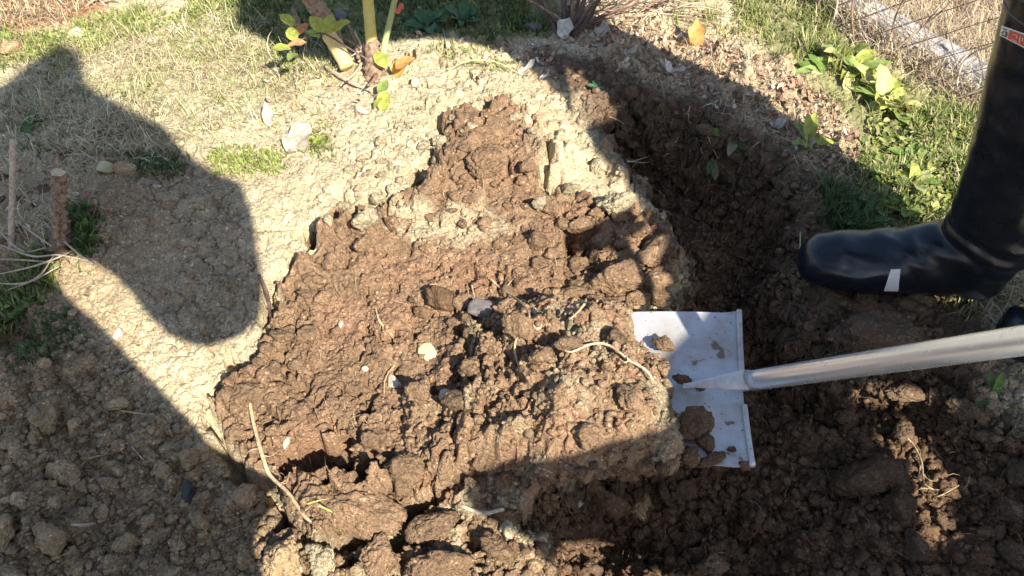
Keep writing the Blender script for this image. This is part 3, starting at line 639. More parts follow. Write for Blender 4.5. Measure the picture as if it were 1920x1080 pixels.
leaf_stuff('ground_cover', [(1640,200),(1820,230),(1820,360),(1740,430),(1640,400),(1600,330)], 800, .008, .022, GR+YG, 86, M_GRASS, .6, .4, .8, .006)
leaf_stuff('ground_cover', [(440,-40),(1000,-40),(990,60),(800,60),(620,100),(520,90)], 900, .006, .016, DG+GR[:2], 87, M_GRASS, .6, .4, .8, .006)
leaf_stuff('ground_cover', [(0,70),(200,40),(420,10),(300,60),(150,100),(0,120)], 380, .006, .014, YG, 88, M_GRASS, .6, .4, .8, .004)
leaf_stuff('ground_cover', [(395,290),(520,290),(530,325),(400,325)], 150, .006, .014, YG, 89, M_GRASS, .6, .4, .8, .003)
leaf_stuff('ground_cover', [(60,480),(110,490),(80,560),(0,640),(0,600)], 130, .012, .022, GR+DG, 90, M_GRASS, .6, .4, .8, .006)
leaf_stuff('ground_cover', [(130,400),(170,400),(172,472),(130,475)], 90, .010, .018, DG+GR[1:2], 91, M_GRASS, .6, .4, .8, .01)

# ------------------------------------------------------------------ plants built leaf by leaf
def plant(name, px, py, leaves, label, cat='plant', group=None):
    """leaves: list of (yaw deg, pitch deg, length, width, colour, curl[, dx, dy])"""
    p = at(px, py); root = empty(name, p, label, cat, group)
    cr = tube_vf([(0, 0, -.006), (0, 0, .004)], [.004, .003], 8, 2)
    poly_obj('crown', [tuple(Vector(v)+p) for v in cr[0]], cr[1], leafmat((.30,.30,.12)), root)
    for i, l in enumerate(leaves):
        yaw, pit, Ln, Wd, c, curl = l[:6]; off = Vector((l[6], l[7], 0)) if len(l) > 6 else Vector((0, 0, 0))
        q = p+off; q.z = max(float(hgt(q.x, q.y)), p.z)+.002
        v, f = xf(leaf_vf(Ln, Wd, curl, .3, 9, 4, .10, i), q, math.radians(yaw), math.radians(pit), math.radians(((i*37) % 30)-15))
        poly_obj('leaf', v, f, leafmat(c), root)
    return root
yg = (.40,.44,.10); g1 = (.17,.27,.06); g2 = (.10,.19,.06); g3 = (.26,.34,.10); py_ = (.56,.55,.24); brn = (.36,.20,.10)
def rosette(n, L0, w, cols, pit=25, sd_=0, curl=-.6):
    r = random.Random(sd_); return [(360/n*i+r.uniform(-18, 18), pit+r.uniform(-14, 18), L0*r.uniform(.7, 1.15), w*r.uniform(.8, 1.2), r.choice(cols), curl+r.uniform(-.3, .3)) for i in range(n)]
plant('weed_plant', 1515, 268, [(100,60,.055,.020,yg,-.4),(75,50,.06,.022,yg,-.5),(130,45,.05,.018,g3,-.6),(-10,20,.05,.022,yg,-.6),(20,15,.045,.02,g3,-.5),(200,20,.04,.018,g3,-.5),(250,15,.04,.018,yg,-.4)], 'yellow green sunlit rosette of upright oval leaves at the trench edge')
plant('weed_plant', 1375, 268, [(120,30,.06,.024,g2,-.5),(150,22,.055,.022,g1,-.5),(60,25,.05,.02,g2,-.4),(20,20,.05,.022,(.22,.22,.15),-.5),(320,10,.045,.02,g2,-.4),(250,20,.05,.018,(.28,.28,.16),-.5)], 'dark green rosette hanging over the shaded trench wall')
plant('weed_plant', 1335, 300, [(280,-30,.045,.018,(.24,.24,.14),-.2),(250,-20,.035,.014,g2,-.2)], 'small drooping olive leaves hanging on the trench wall')
r3 = random.Random(4)
for k, (x, y) in enumerate([(1572,118),(1605,140),(1628,165),(1655,185),(1672,205)]):
    plant('lettuce_weed', x, y, [(r3.uniform(0, 360), r3.uniform(15, 70), r3.uniform(.04, .075), r3.uniform(.025, .04), r3.choice([yg, py_, g3, py_]), r3.uniform(-1.2, -.3)) for _ in range(9)],
          ['pale yellow leafy weed at the upper end of the row in the grass','wavy pale leaved weed second from the top of the row','tall pale crinkled weed in the middle of the sunlit row','crinkled yellow weed second from the lower end of the row','pale leafy weed at the lower end of the row beside long grass'][k], 'plant', 'row of pale leafy weeds')
plant('weed_plant', 1545, 140, [(180,10,.07,.028,g3,-.4),(150,18,.06,.024,g1,-.5),(210,8,.06,.026,(.5,.48,.26),-.4),(120,30,.06,.02,g1,-.5),(230,12,.05,.022,(.55,.48,.28),-.5)], 'broad leaved weed spreading left of the pale row')
for k, (x, y, lb) in enumerate([(1660,335,'broad leaved green weed in the middle of the right hand grass'),(1715,350,'pale green weed with rounded leaves in front of the boot shaft'),(1700,300,'darker green weed at the centre of the right hand grass'),(1640,385,'low weed with pale curled leaves above the toe of the boot'),(1740,290,'leafy weed near the boot shaft, highest on the right'),(1700,395,'leafy weed just above the instep of the boot')]):
    plant('weed_plant', x, y, rosette(8, .045, .022, [g3, g1, (.42,.44,.2), yg], 30, k+10), lb, 'plant', 'broad leaved weeds in the grass')
plant('weed_plant', 1860, 750, [(110,55,.045,.012,g2,-.3),(80,70,.05,.012,g1,-.2),(150,30,.04,.014,(.42,.44,.30),-.3),(40,40,.04,.013,g2,-.5),(200,20,.035,.013,g2,-.5)], 'green leafy plant below the spade handle at the right edge')
plant('weed_plant', 1118, 168, rosette(7, .022, .010, [(.10,.20,.10),(.08,.16,.09)], 25, 3), 'tiny bluish green seedling on the shaded soil')
plant('weed_plant', 60, 232, rosette(8, .035, .018, [g2, (.12,.2,.07)], 18, 5), 'dark green leafy weed in the shaded straw at far left')
plant('weed_plant', 800, 50, rosette(9, .06, .028, [(.07,.15,.06), (.09,.17,.08)], 22, 6), 'broad dark green dock leaves in the shade behind the rose stems')
plant('weed_plant', 870, 40, rosette(7, .055, .024, [(.07,.15,.06), (.11,.18,.08)], 25, 9), 'dark green leaves in the shade right of the rose stems')
plant('weed_plant', 160, 450, [(90,50,.04,.016,g1,-.4),(60,40,.04,.015,g2,-.4),(120,45,.035,.015,g1,-.4),(270,10,.035,.015,g2,-.4),(0,20,.03,.013,g1,-.4)], 'small green shoots at the foot of the cut stump')
plant('weed_plant', 598, 268, rosette(8, .022, .011, [yg, g3], 30, 12), 'small bright weed beside the white flake on the mound')
plant('weed_plant', 1610, 425, rosette(7, .06, .014, [g2, (.1,.16,.07)], 35, 13), 'dark strap leaved weed behind the toe of the boot')

# ------------------------------------------------------------------ dry leaves that one can tell apart
def dryleaf(px, py, Lpx, yaw, pitch, c, label, w=.55, curl=1.0, lift=.002, name='dry_leaf', roll=0, tr=.15):
    p = at(px, py, lift); Ln = Lpx*mpp(px, py); v, f = xf(leaf_vf(Ln, Ln*w, curl, .35, 12, 5, .16, int(px)), (0, 0, 0), math.radians(yaw), math.radians(pitch), math.radians(roll))
    o = poly_obj(name, v, f, leafmat(c, tr)); o.location = p; return tag(o, label, 'leaf')
dryleaf(1303, 88, 52, 100, 75, (.62,.36,.12), 'upright golden orange leaf standing at the grass edge', .6, -.3, tr=.4)
dryleaf(1052, 74, 42, 50, 40, (.66,.60,.50), 'pale upright dead leaf in front of the dark shrub base', .8, .6)
dryleaf(1322, 102, 34, 10, 10, (.12,.07,.05), 'small dark brown leaf below the orange leaf', .6, 1.2)
dryleaf(1165, 105, 44, -20, 15, (.50,.43,.34), 'whitish dead leaf in the litter band right of the shrub')
dryleaf(1205, 95, 50, -30, 25, (.50,.43,.34), 'long whitish curled leaf in the litter band', .4, 1.4)
dryleaf(1240, 135, 54, -25, 8, (.50,.43,.34), 'pale strip like leaf at the shadow edge', .3, .6)
dryleaf(1270, 145, 46, 150, 12, (.62,.54,.46), 'pale folded leaf at the lower end of the litter band', .4, 1.2)
dryleaf(1120, 72, 38, 30, 30, (.50,.43,.34), 'white leaf scrap beside the dark shrub', .6, 1.)
dryleaf(1440, 240, 46, -10, 12, (.50,.43,.34), 'whitish leaf scrap by the trench edge weeds', .5, 1.)
dryleaf(1392, 268, 30, 60, 30, (.16,.13,.11), 'grey brown cupped leaf at the trench edge', .8, 1.5)
dryleaf(765, 122, 44, 10, 25, (.34,.19,.09), 'brown curled rose leaf on the ground at the stem base', .5, 1.4)
dryleaf(745, 148, 38, 70, 50, (.62,.34,.10), 'orange brown rose leaf by the stem base', .7, .8, tr=.3)
dryleaf(540, 290, 74, 60, 6, (.42,.37,.29), 'large whitish papery flake lying on the dry mound', .7, .5)
dryleaf(505, 240, 50, 100, 15, (.38,.34,.29), 'grey white shredded fibre bundle on the dry mound', .4, 1.)
dryleaf(970, 140, 50, 10, 10, (.66,.60,.50), 'pale curled leaf at the shadow edge on top of the mound', .35, 1.2)
dryleaf(1010, 150, 36, -20, 20, (.58,.52,.44), 'small pale leaf right of the curled one on the mound', .4, 1.2)
dryleaf(700, 100, 0.1 if False else 30, 200, 20, (.62,.44,.30), 'light brown leaf tucked against the rose base', .5, 1.)

# ------------------------------------------------------------------ stones
def stone(px, py, w, h, mat, label, dz=0, name='stone', zref=None, seed=None, sink=.3):
    s = seed or int(px); v, f = clod_shape(s, ICO4, .35, .9, .15)
    if zref is None: p = at(px, py+h*.2); m = mpp(px, py)
    else: x, y = G(px, py, zref); p = Vector((x, y, zref)); m = (zref-CAM_H)/ray(px, py)[2]/FPX
    o = mesh_obj(name, v, f, mat); o.scale = (w*m*.56, h*m*.66, h*m*.5); o.location = p+Vector((0, 0, h*m*.5*(1-2*sink)+dz)); o.rotation_euler = (.1, .15, .3*math.sin(s))
    return tag(o, label, 'stone')
stone(675, 205, 36, 26, M_STONE, 'white stone on the mound below the rose')
stone(224, 622, 18, 24, M_STONE, 'small white stone on the sunlit strip at the left')
stone(355, 920, 26, 42, woody('black pebble', (.02,.018,.02), (.05,.045,.045), 90, .6), 'small black upright pebble among the lower left clods')
stone(200, 312, 34, 28, M_YSTONE, 'tan round stone in the left shade below the straw')
stone(240, 318, 50, 34, M_CLOD['dry'], 'flat tan stone right of the round one in the left shade')
stone(295, 350, 16, 14, M_STONE, 'tiny pale stone on the shaded crust')
stone(780, 155, 26, 22, M_STONE, 'pale stone right of the rose leaves')
stone(640, 30, 34, 26, M_GREYSTONE, 'rounded grey stone in the shade behind the cut rose stem')
stone(1000, 50, 30, 24, M_GREYSTONE, 'grey stone in the shade left of the dark shrub')
stone(640, 608, 15, 14, M_STONE, 'small white pebble on the brown pile')
stone(683, 690, 18, 12, M_STONE, 'flat white chip left of the heap')
stone(1085, 945, 16, 16, M_STONE, 'pale chip in the dark trench below the heap', sink=.1)
stone(540, 825, 16, 26, M_STONE, 'white crumb at the left edge of the dark hollow')

# ------------------------------------------------------------------ roots and sticks
def stick(name, pts, r, mat, label, cat='root', sides=8, rough=.25, zs=None):
    """pts: photo points; zs: lift above the ground for each"""
    zs = zs or [.004]*len(pts); W_ = []
    for (x, y), z in zip(pts, zs):
        p = at(x, y)
        if z > .02:                                   # raised: keep the sight line, come up along it
            d = Vector(ray(x, y)); p = p-d*(z/abs(d.z))
        else: p = p+Vector((0, 0, z))
        W_.append(p)
    r = [q_*.8 for q_ in r] if hasattr(r, '__len__') else [r, r*.8, r*.5]; ps_ = [tube_vf(W_, r, sides, 6, rough, len(pts))]
    if cat == 'root':
        sp = spline(W_, 6); rr_ = random.Random(len(label)+int(pts[0][0]))
        for _ in range(3+len(pts)//2):
            q_ = sp[rr_.randrange(2, len(sp)-1)]; a_ = rr_.uniform(0, 6.28); le = rr_.uniform(.008, .03); e1 = q_+Vector((math.cos(a_), math.sin(a_), .1))*le*.5; e2 = e1+Vector((math.cos(a_+.7), math.sin(a_+.7), 0))*le*.5
            for e in (e1, e2): e.z = max(float(hgt(e.x, e.y))+.001, e.z-.004)
            ps_.append(tube_vf([q_, e1, e2], [max(r)*.3, max(r)*.2, max(r)*.1], 5, 4))
    v, f = join_vf(ps_); o = poly_obj(name, v, f, mat, origin=W_[0]); return tag(o, label, cat)
stick('root', [(470,725),(474,770),(482,810),(494,862),(508,893),(545,935),(575,975),(602,992)], [.002,.0032,.0036,.0040,.0034,.0034,.003,.0014], M_ROOT, 'long pale bent root running down the lower left edge of the brown pile', zs=[.012,.016,.018,.022,.022,.02,.012,.002])
stick('root', [(488,522),(500,548),(508,585),(514,628)], [.0035,.004,.0045,.003], M_DARKTWIG, 'short dark twig leaning on the left tip of the brown pile', 'twig', zs=[.01,.022,.014,.006])
stick('root', [(228,772),(262,778),(290,784),(312,796),(325,822)], [.0015,.002,.002,.0022,.0012], M_ROOT, 'thin pale wavy root on the shaded lower left clods')
stick('root', [(135,987),(160,989),(183,985)], [.002,.0028,.0022], M_STICK, 'short pale stick right of the tall domed clod', 'stick', zs=[.006,.008,.008])
stick('root', [(150,880),(170,862),(200,855)], .0014, M_ROOT, 'thin short root by the pointed grey clod')
stick('root', [(250,840),(268,862),(288,880)], .0013, M_STICK, 'thin straight twig between the lower left clods', 'twig')
stick('root', [(704,575),(712,605),(735,630),(745,655)], [.0012,.002,.002,.001], M_ROOT, 'thin root lying on the brown pile left of the heap')
stick('root', [(700,590),(740,640),(762,668)], .0008, M_ROOT, 'very fine root strand on the brown pile')
stick('root', [(865,960),(905,962),(945,967)], [.0035,.004,.003], M_STICK, 'pale straight stick end between two bottom clods', 'stick', zs=[.02,.022,.02])
stick('root', [(1695,815),(1715,838),(1728,868),(1733,905),(1742,930)], [.0025,.0022,.002,.0016,.001], M_ROOT, 'pale hanging root forked at its lower end in the lower right soil', zs=[.03,.03,.03,.03,.02])
stick('root', [(1728,868),(1722,895),(1718,912)], .001, M_ROOT, 'short side strand of the hanging root', zs=[.03,.028,.02])
stick('root', [(1735,935),(1760,930),(1788,922)], .0011, M_ROOT, 'fine root reaching right above the small lit clod', zs=[.02,.025,.02])
stick('root', [(1292,205),(1290,230),(1300,255),(1315,290),(1325,310)], .0012, M_ROOT, 'thin root hanging down the shaded trench wall', zs=[.008]*5)
stick('root', [(1175,318),(1210,318),(1245,305),(1262,285),(1268,272)], .0013, M_ROOT, 'curved thin root looping out of the trench wall', zs=[.02]*5)
stick('root', [(1180,315),(1210,305),(1240,290)], .0009, M_ROOT, 'fine root above the looping one', zs=[.015]*3)
stick('root', [(1310,315),(1298,345),(1282,372)], .0010, M_ROOT, 'fine root hanging below the drooping leaves', zs=[.012]*3)
stick('root', [(1142,222),(1158,228),(1170,236)], .0012, M_STICK, 'short pale twig in the trench wall', 'twig')
stick('root', [(1320,250),(1335,285),(1345,305)], .0012, M_ROOT, 'thin stalk on the trench wall by the dark rosette', zs=[.01]*3)
stick('root', [(485,440),(520,437),(560,435)], .0009, M_DARKTWIG, 'thin dark twig lying on the bright crust', 'twig')
stick('root', [(610,130),(640,150),(668,165),(700,178)], [.004,.006,.005,.002], M_STICK, 'whitish split stick lying below the rose base', 'stick', zs=[.008]*4)
stick('root', [(630,140),(655,125),(690,108),(715,110)], .0015, M_STICK, 'thin arched pale twig at the rose base', 'twig', zs=[.01,.02,.02,.01])
stick('root', [(552,128),(553,150),(556,172)], .0013, M_DARKTWIG, 'thin dark upright twig on the mound at the left of the rose', 'twig')
stick('root', [(155,280),(165,262),(180,253),(200,248)], [.003,.004,.0035,.002], M_STICK, 'bent pale stick in the shaded straw', 'stick', zs=[.01]*4)
stick('root', [(150,283),(175,300),(195,312)], .002, M_STICK, 'straight pale straw stalk above the tan stones', 'twig')
stick('root', [(840,135),(880,128),(930,130),(975,142)], .0016, M_GSTEM, 'arched green stalk on the top of the mound', 'stalk', zs=[.004,.018,.018,.004])
stick('root', [(830,60),(838,100),(842,150)], .0012, M_GSTEM, 'thin upright stalk on top of the mound', 'stalk', zs=[.01,.02,.002])
stick('root', [(600,215),(560,262),(500,276)], .001, M_STICK, 'long thin straw across the mound beside the white flake', 'twig')
stick('root', [(1495,450),(1497,475),(1500,500)], [.001,.0022,.0012], M_GSTEM, 'single green blade standing by the boot toe', 'stalk', zs=[.02,.012,.002])
stick('root', [(1840,590),(1858,560),(1890,520)], .0016, M_STICK, 'dry stalk leaning behind the boot heel', 'stalk', zs=[.004,.015,.03])
for k, pts in enumerate([[(0,470),(60,480),(110,478),(180,500)],[(0,530),(60,500),(120,478),(150,472)],[(0,545),(50,530),(110,500)],[(0,440),(40,470),(85,465)],[(20,560),(70,520),(100,480)],[(90,430),(140,470),(175,495)],[(0,500),(50,488),(100,492)],[(40,430),(80,450),(98,462)]]):
    stick('root', pts, [.0012,.0022,.0018,.001], M_STICK, 'dry bleached twig in the tangle at the foot of the left stump', 'twig', zs=[.02,.03,.03,.012][:len(pts)])['group'] = 'tangle of dry twigs at the left stump'

# cut stump and stake at left
def rise(px, py, h, lean=(0, 0)):
    b = at(px, py); return b, b+Vector((lean[0]*h, lean[1]*h, h))
p = at(112, 462); st_ = empty('cut_stump', p, 'split dead shrub stump with a sawn pale top at the far left', 'stump')
def upat(px, py, k):
    d = Vector(ray(px, py)); t = (p.z+k-CAM_H)/d.z; return Vector((0, 0, CAM_H))+d*t
v, f = tube_vf([upat(114,475,-.01), upat(112,430,.045), upat(110,375,.095), upat(108,325,.14)], [.018,.0105,.0095,.0115], 20, 12, 1.1, 3); poly_obj('trunk', v, f, M_BROWNSTEM, st_)
v, f = tube_vf([upat(108,324.5,.1402), upat(107.8,322,.1425)], [.011,.0105], 14, 1, .3, 3); poly_obj('cut_face', v, f, M_CUT, st_)
v, f = tube_vf([upat(128,465,0), upat(127,430,.03), upat(122,380,.08)], [.008,.006,.002], 8, 6, .6, 5); poly_obj('bark_strip', v, f, M_DARKTWIG, st_)
v, f = tube_vf([upat(98,460,0), upat(106,380,.08), upat(107,290,.15)], [.006,.005,.003], 8, 6, .5, 6); poly_obj('side_stem', v, f, M_BROWNSTEM, st_)
b = at(22, 455); p = b; v, f = tube_vf([upat(20,470,-.01), upat(23,370,.08), upat(24,262,.17)], [.0055,.005,.005], 10, 5, .15, 2); tag(poly_obj('wooden_stake', v, f, M_STICK, origin=b), 'thin upright stake at the left edge', 'stake')

# rose bush
p = at(702, 132); rose = empty('rose_bush', p, 'pruned rose bush with yellow and green stems growing from the mound', 'shrub')
def up(px, py, k): # point on sight line px,py at height k above the ground level of the bush
    d = Vector(ray(px, py)); t = (p.z+k-CAM_H)/d.z; return Vector((0, 0, CAM_H))+d*t
v, f = tube_vf([up(700,150,-.01), up(702,128,.012), up(700,100,.035), up(696,78,.05)], [.021,.019,.0165,.012], 16, 8, .6, 7); poly_obj('root_crown', v, f, M_BROWNSTEM, rose)
v, f = tube_vf([up(698,95,.035), up(694,50,.075), up(690,0,.12), up(684,-80,.21), up(680,-160,.30)], [.0115,.0115,.011,.010,.009], 14, 8, .06, 2); poly_obj('stem', v, f, M_YSTEM, rose)
v, f = tube_vf([up(716,118,.02), up(724,70,.06), up(738,10,.115), up(752,-50,.18), up(770,-120,.26)], [.0075,.0062,.0058,.0055,.005], 12, 8, .06, 3); poly_obj('stem', v, f, M_GSTEM, rose)
v, f = tube_vf([up(652,126,.012), up(636,96,.032), up(617,64,.055)], [.0150,.0155,.0160], 16, 8, .12, 4); poly_obj('stem', v, f, woody('peeled stem', (.66,.45,.16), (.72,.56,.28), 60, .6, .0007), rose)
v, f = tube_vf([up(617,63,.0555), up(616.5,62,.0562)], [.0145,.014], 14, 1, .1, 4); poly_obj('cut_face', v, f, M_CUT, rose)
v, f = tube_vf([up(640,110,.015), up(620,52,.06), up(598,20,.09), up(580,-15,.125), up(560,-70,.18)], [.012,.0185,.019,.019,.018], 16, 8, .2, 5); poly_obj('stem', v, f, M_BROWNSTEM, rose)
for a, b_, w in (((672,110),(650,38),.004),((680,105),(664,58),.003),((690,100),(640,70),.0035),((678,118),(652,150),.003),((705,140),(690,160),.004),((560,60),(548,14),.006)):
    v, f = tube_vf([up(*a,.015), up((a[0]+b_[0])/2+3,(a[1]+b_[1])/2,.03), up(*b_,.045)], [w,w*.9,w*.5], 8, 5, .4, int(a[0])); poly_obj('dead_stub', v, f, M_CUT if w < .0035 else M_BROWNSTEM, rose)
v, f = tube_vf([up(690,112,.03), up(650,88,.06), up(625,72,.08), up(600,62,.085), up(570,72,.08), up(545,82,.08)], [.0022,.002,.0018,.0016,.0014,.001], 8, 6, .2, 9); poly_obj('twig', v, f, M_DARKTWIG, rose)
for x, y, ln, yaw, pit, c in ((552,50,30,150,40,yg),(552,78,30,110,30,yg),(545,92,30,190,20,yg),(555,100,24,250,20,g3),(604,62,34,130,40,yg),(610,66,36,70,45,yg),(622,60,34,30,30,yg),(600,70,26,170,30,g3),
                         (575,80,30,200,15,(.58,.36,.16)),(560,66,26,60,30,(.50,.25,.12)),(722,128,36,120,35,yg),(726,150,30,240,-20,g3),(722,170,36,260,-35,yg),(716,185,22,200,-30,yg),(742,130,36,30,30,(.58,.34,.12))):
    k = .08 if x < 640 else .03; q = up(x, y, k); m = (q-Vector((0, 0, CAM_H))).length/FPX
    v, f = xf(leaf_vf(ln*m*1.15, ln*m*.72, -.5, .25, 8, 4, .05, int(x+y)), q, math.radians(yaw), math.radians(pit)); poly_obj('leaf', v, f, leafmat(c, .45), rose)
for x, y in ((752,12),(746,20)):
    q = up(x, y, .12); bm = bmesh.new(); bmesh.ops.create_icosphere(bm, subdivisions=2, radius=.006); bmesh.ops.translate(bm, verts=bm.verts, vec=q-p); bm_obj('bud', bm, woody('red bud', (.5,.08,.05), (.6,.15,.08), 50, .4), rose)

# dark shrub at top centre
p = at(1062, 62); shr = empty('dark_shrub', p, 'dark leafless shrub base with many twigs at the top centre', 'shrub')
rr = random.Random(5)
for i in range(26):
    a = rr.uniform(-.25, math.pi+.2); le = rr.uniform(.10, .22); w = rr.uniform(.0018, .006) if i > 5 else .0075
    d = Vector((math.cos(a), math.sin(a)*.8, rr.uniform(.25, 1.1))).normalized()
    q = [p+Vector((rr.uniform(-.02, .02), rr.uniform(-.01, .02), -.005))]
    for k in range(4):
        d = (d+Vector((rr.uniform(-.3, .3), rr.uniform(-.3, .3), rr.uniform(-.15, .25)))).normalized(); q.append(q[-1]+d*le/4)
    v, f = tube_vf(q, [w, w*.8, w*.65, w*.5, w*.3], 7, 4, .3, i); poly_obj('twig', v, f, M_DARKTWIG if i % 4 else M_BROWNSTEM, shr)
p2 = at(1180, 30); shd = empty('dry_brushwood', p2, 'heap of reddish dry brushwood right of the dark shrub', 'brushwood')
for i in range(34):
    a = rr.uniform(-.4, .9); q0 = p2+Vector((rr.uniform(-.11, .11), rr.uniform(-.05, .09), rr.uniform(0, .02))); le = rr.uniform(.06, .16)
    q0.z = float(hgt(q0.x, q0.y))+rr.uniform(.002, .03); d = Vector((math.cos(a), math.sin(a), rr.uniform(-.05, .25)))
    v, f = tube_vf([q0, q0+d*le*.5+Vector((0, 0, .008)), q0+d*le], [.0018, .0016, .0008], 6, 3, .3, i); poly_obj('twig', v, f, M_BROWNSTEM if i % 3 else M_STICK, shd)
# hollow with dead stems, top left
p3 = at(60, 22); dd = empty('dead_plant', p3, 'dead brown weed stems above the hollow in the top left corner', 'plant')
for i in range(22):
    q0 = p3+Vector((rr.uniform(-.14, .16), rr.uniform(-.06, .12), 0)); q0.z = float(hgt(q0.x, q0.y)); a = rr.uniform(0, 6.28); le = rr.uniform(.04, .11)
    d = Vector((math.cos(a), math.sin(a), rr.uniform(.2, 1.2))).normalized()
    v, f = tube_vf([q0, q0+d*le*.5, q0+d*le+Vector((0, 0, -.012))], [.0025, .002, .001], 6, 4, .3, i); poly_obj('stem', v, f, M_DARKTWIG if i % 2 else M_STICK, dd)
stone(150, 60, 36, 24, M_YSTONE, 'tan stone at the edge of the hollow in the top left')
stone(20, 90, 60, 36, M_CLOD['dry'], 'flat clay lump at the top left edge of the grass')
# ------------------------------------------------------------------ concrete kerb and wire fence, top right
def kerb():
    a = Vector((*G(1520, -25), 0)); b_ = Vector((*G(1900, 195), 0)); d = (b_-a); Ln = d.length; d.normalize(); s = Vector((-d.y, d.x, 0))
    nx, ny = 260, 40; V = []; F = []; prof = [(-.045, -.06), (-.043, .0), (-.038, .022), (-.028, .030), (.03, .031), (.042, .020), (.046, -.06)]
    pr = []
    for i in range(len(prof)-1):
        for k in range(6): pr.append(tuple(prof[i][j]+(prof[i+1][j]-prof[i][j])*k/6 for j in (0, 1)))
    pr.append(prof[-1]); m = len(pr)
    for i in range(nx+1):
        c = a+d*(Ln*i/nx)
        for (u, z) in pr:
            q = c+s*u; e = .010*mnoise.noise(q*14)+.006*mnoise.noise(q*40)+.0025*mnoise.noise(q*120)
            crack = .0
            V.append(tuple(q+s*e*(1 if u < 0 else -1)+Vector((0, 0, z+e))))
    for i in range(nx):
        for j in range(m-1): F.append((i*m+j, i*m+j+1, (i+1)*m+j+1, (i+1)*m+j))
    F2 = [tuple(reversed(q)) for q in F]
    return tag(poly_obj('concrete_kerb', V, F2, M_CONC, origin=a), 'weathered pale concrete kerb behind the wire fence', 'kerb')
kerb()
a = Vector((*G(1500, 20), 0)); b_ = Vector((*G(1835, 215), 0)); d = (b_-a); d.normalize(); a0 = a-d*.6; L0 = 1.9
for q in (a0,): q.z = 0
fz = empty('wire_fence', a, 'rusty diamond mesh wire fence standing behind the grass', 'fence')
M_WIRE = woody('rusty wire', (.10, .065, .05), (.22, .16, .13), 150, .6, .0003)
cell = .062; parts = []; Hf = .62; lean = Vector((-d.y, d.x, 0))*.18
n = int((L0+Hf)/cell)+2
def fp(u, z):
    q = a0+d*u+lean*z; w = Vector((q.x*3, z*3, 1.7)); return q+Vector((-d.y, d.x, 0))*(.02*mnoise.noise(w))+Vector((0, 0, z+.004*mnoise.noise(w*3)-.01))
for sgn in (1, -1):
    for i in range(-int(Hf/cell)-1, n):
        u0 = i*cell; pts = []
        for k in range(0, 14):
            z = Hf*k/13; u = u0+z*1.05 if sgn > 0 else u0+Hf-z*1.05
            if 0 <= u <= L0: pts.append(fp(u, z)+Vector((0, .0012*sgn, 0)))
        if len(pts) >= 2: parts.append(tube_vf(pts, .0011, 5, 1))
v, f = join_vf(parts); poly_obj('wire_mesh', v, f, M_WIRE, fz)
parts = [tube_vf([fp(L0*k/20, z) for k in range(21)], .0014, 5, 1) for z in (.03, Hf-.02)]; v, f = join_vf(parts); poly_obj('tension_wire', v, f, M_WIRE, fz)
def vine(k, pts, lb):
    v, f = tube_vf(pts, [.0022, .002, .0016, .001], 6, 6, .3, k); return tag(poly_obj('dry_vine', v, f, M_STICK if k % 2 else M_BROWNSTEM, origin=pts[0]), lb, 'vine', 'dry vines on the wire fence')
for k in range(18):
    u = .55+rr.uniform(0, 1.05); pts = [fp(u, 0)]; du = rr.uniform(-.5, .6)
    for j in range(1, 5): pts.append(fp(min(max(u+du*j*.09+rr.uniform(-.02, .02), 0), L0), j*.085)+Vector((rr.uniform(-.012, .012), rr.uniform(-.015, .02), 0)))
    vine(k, pts, 'thin dry vine climbing through the wire fence')

# ------------------------------------------------------------------ spade
ZB = .085
A = Vector((*G(1382, 594, ZB), ZB)); B = Vector((*G(1406, 884, ZB), ZB)); mid = (A+B)/2
ey = (A-B).normalized(); wid = (A-B).length; ex = Vector((-ey.y, ex_ := 0, 0)) if False else Vector((0, 0, 1)).cross(ey).normalized()   # ex points to the blade tip
if ex.x > 0: ex = -ex
M_BLADE, nt, bs = newmat('worn pale steel'); geo = nd(nt, 'ShaderNodeNewGeometry'); n1 = noise_n(nt, geo.outputs['Position'], 26, 3, .55); n2 = noise_n(nt, geo.outputs['Position'], 170, 3, .6)
mk = nd(nt, 'ShaderNodeMath', operation='MAXIMUM'); nt.links.new(mapr(nt, n1.outputs[0], .63, .66, 0, .9), mk.inputs[0]); nt.links.new(mapr(nt, n2.outputs[0], .66, .69, 0, 1), mk.inputs[1])
n5 = noise_n(nt, geo.outputs['Position'], 13, 6, .65); fm = mixc(nt, mapr(nt, n5.outputs[0], .44, .68, 0, .8), (.60, .60, .61), (.33, .27, .22))
nt.links.new(mixc(nt, mk.outputs[0], fm, (.15, .10, .065)), bs.inputs['Base Color'])
mt = nd(nt, 'ShaderNodeMath', operation='SUBTRACT'); mt.inputs[0].default_value = .55; nt.links.new(mk.outputs[0], mt.inputs[1]); mt.use_clamp = True; nt.links.new(mt.outputs[0], bs.inputs['Metallic'])
nt.links.new(mapr(nt, n1.outputs[0], .3, .7, .38, .62), bs.inputs['Roughness']); bp = nd(nt, 'ShaderNodeBump', i_Strength=.5, i_Distance=.0008); nt.links.new(n2.outputs[0], bp.inputs['Height']); nt.links.new(bp.outputs[0], bs.inputs['Normal'])
M_TUBE, nt, bs = newmat('aluminium tube'); tc = nd(nt, 'ShaderNodeTexCoord'); mp = nd(nt, 'ShaderNodeMapping'); mp.inputs['Scale'].default_value = (3, 90, 90); nt.links.new(tc.outputs['Object'], mp.inputs[0])
n1 = noise_n(nt, mp.outputs[0], 4, 6, .7); n2 = noise_n(nt, tc.outputs['Object'], 70, 6, .7)
nt.links.new(mixc(nt, mapr(nt, n2.outputs[0], .58, .75, 0, .7), (.74, .80, .90), (.40, .37, .36)), bs.inputs['Base Color']); bs.inputs['Metallic'].default_value = .68
nt.links.new(mapr(nt, n2.outputs[0], .3, .7, .18, .30), bs.inputs['Roughness'])
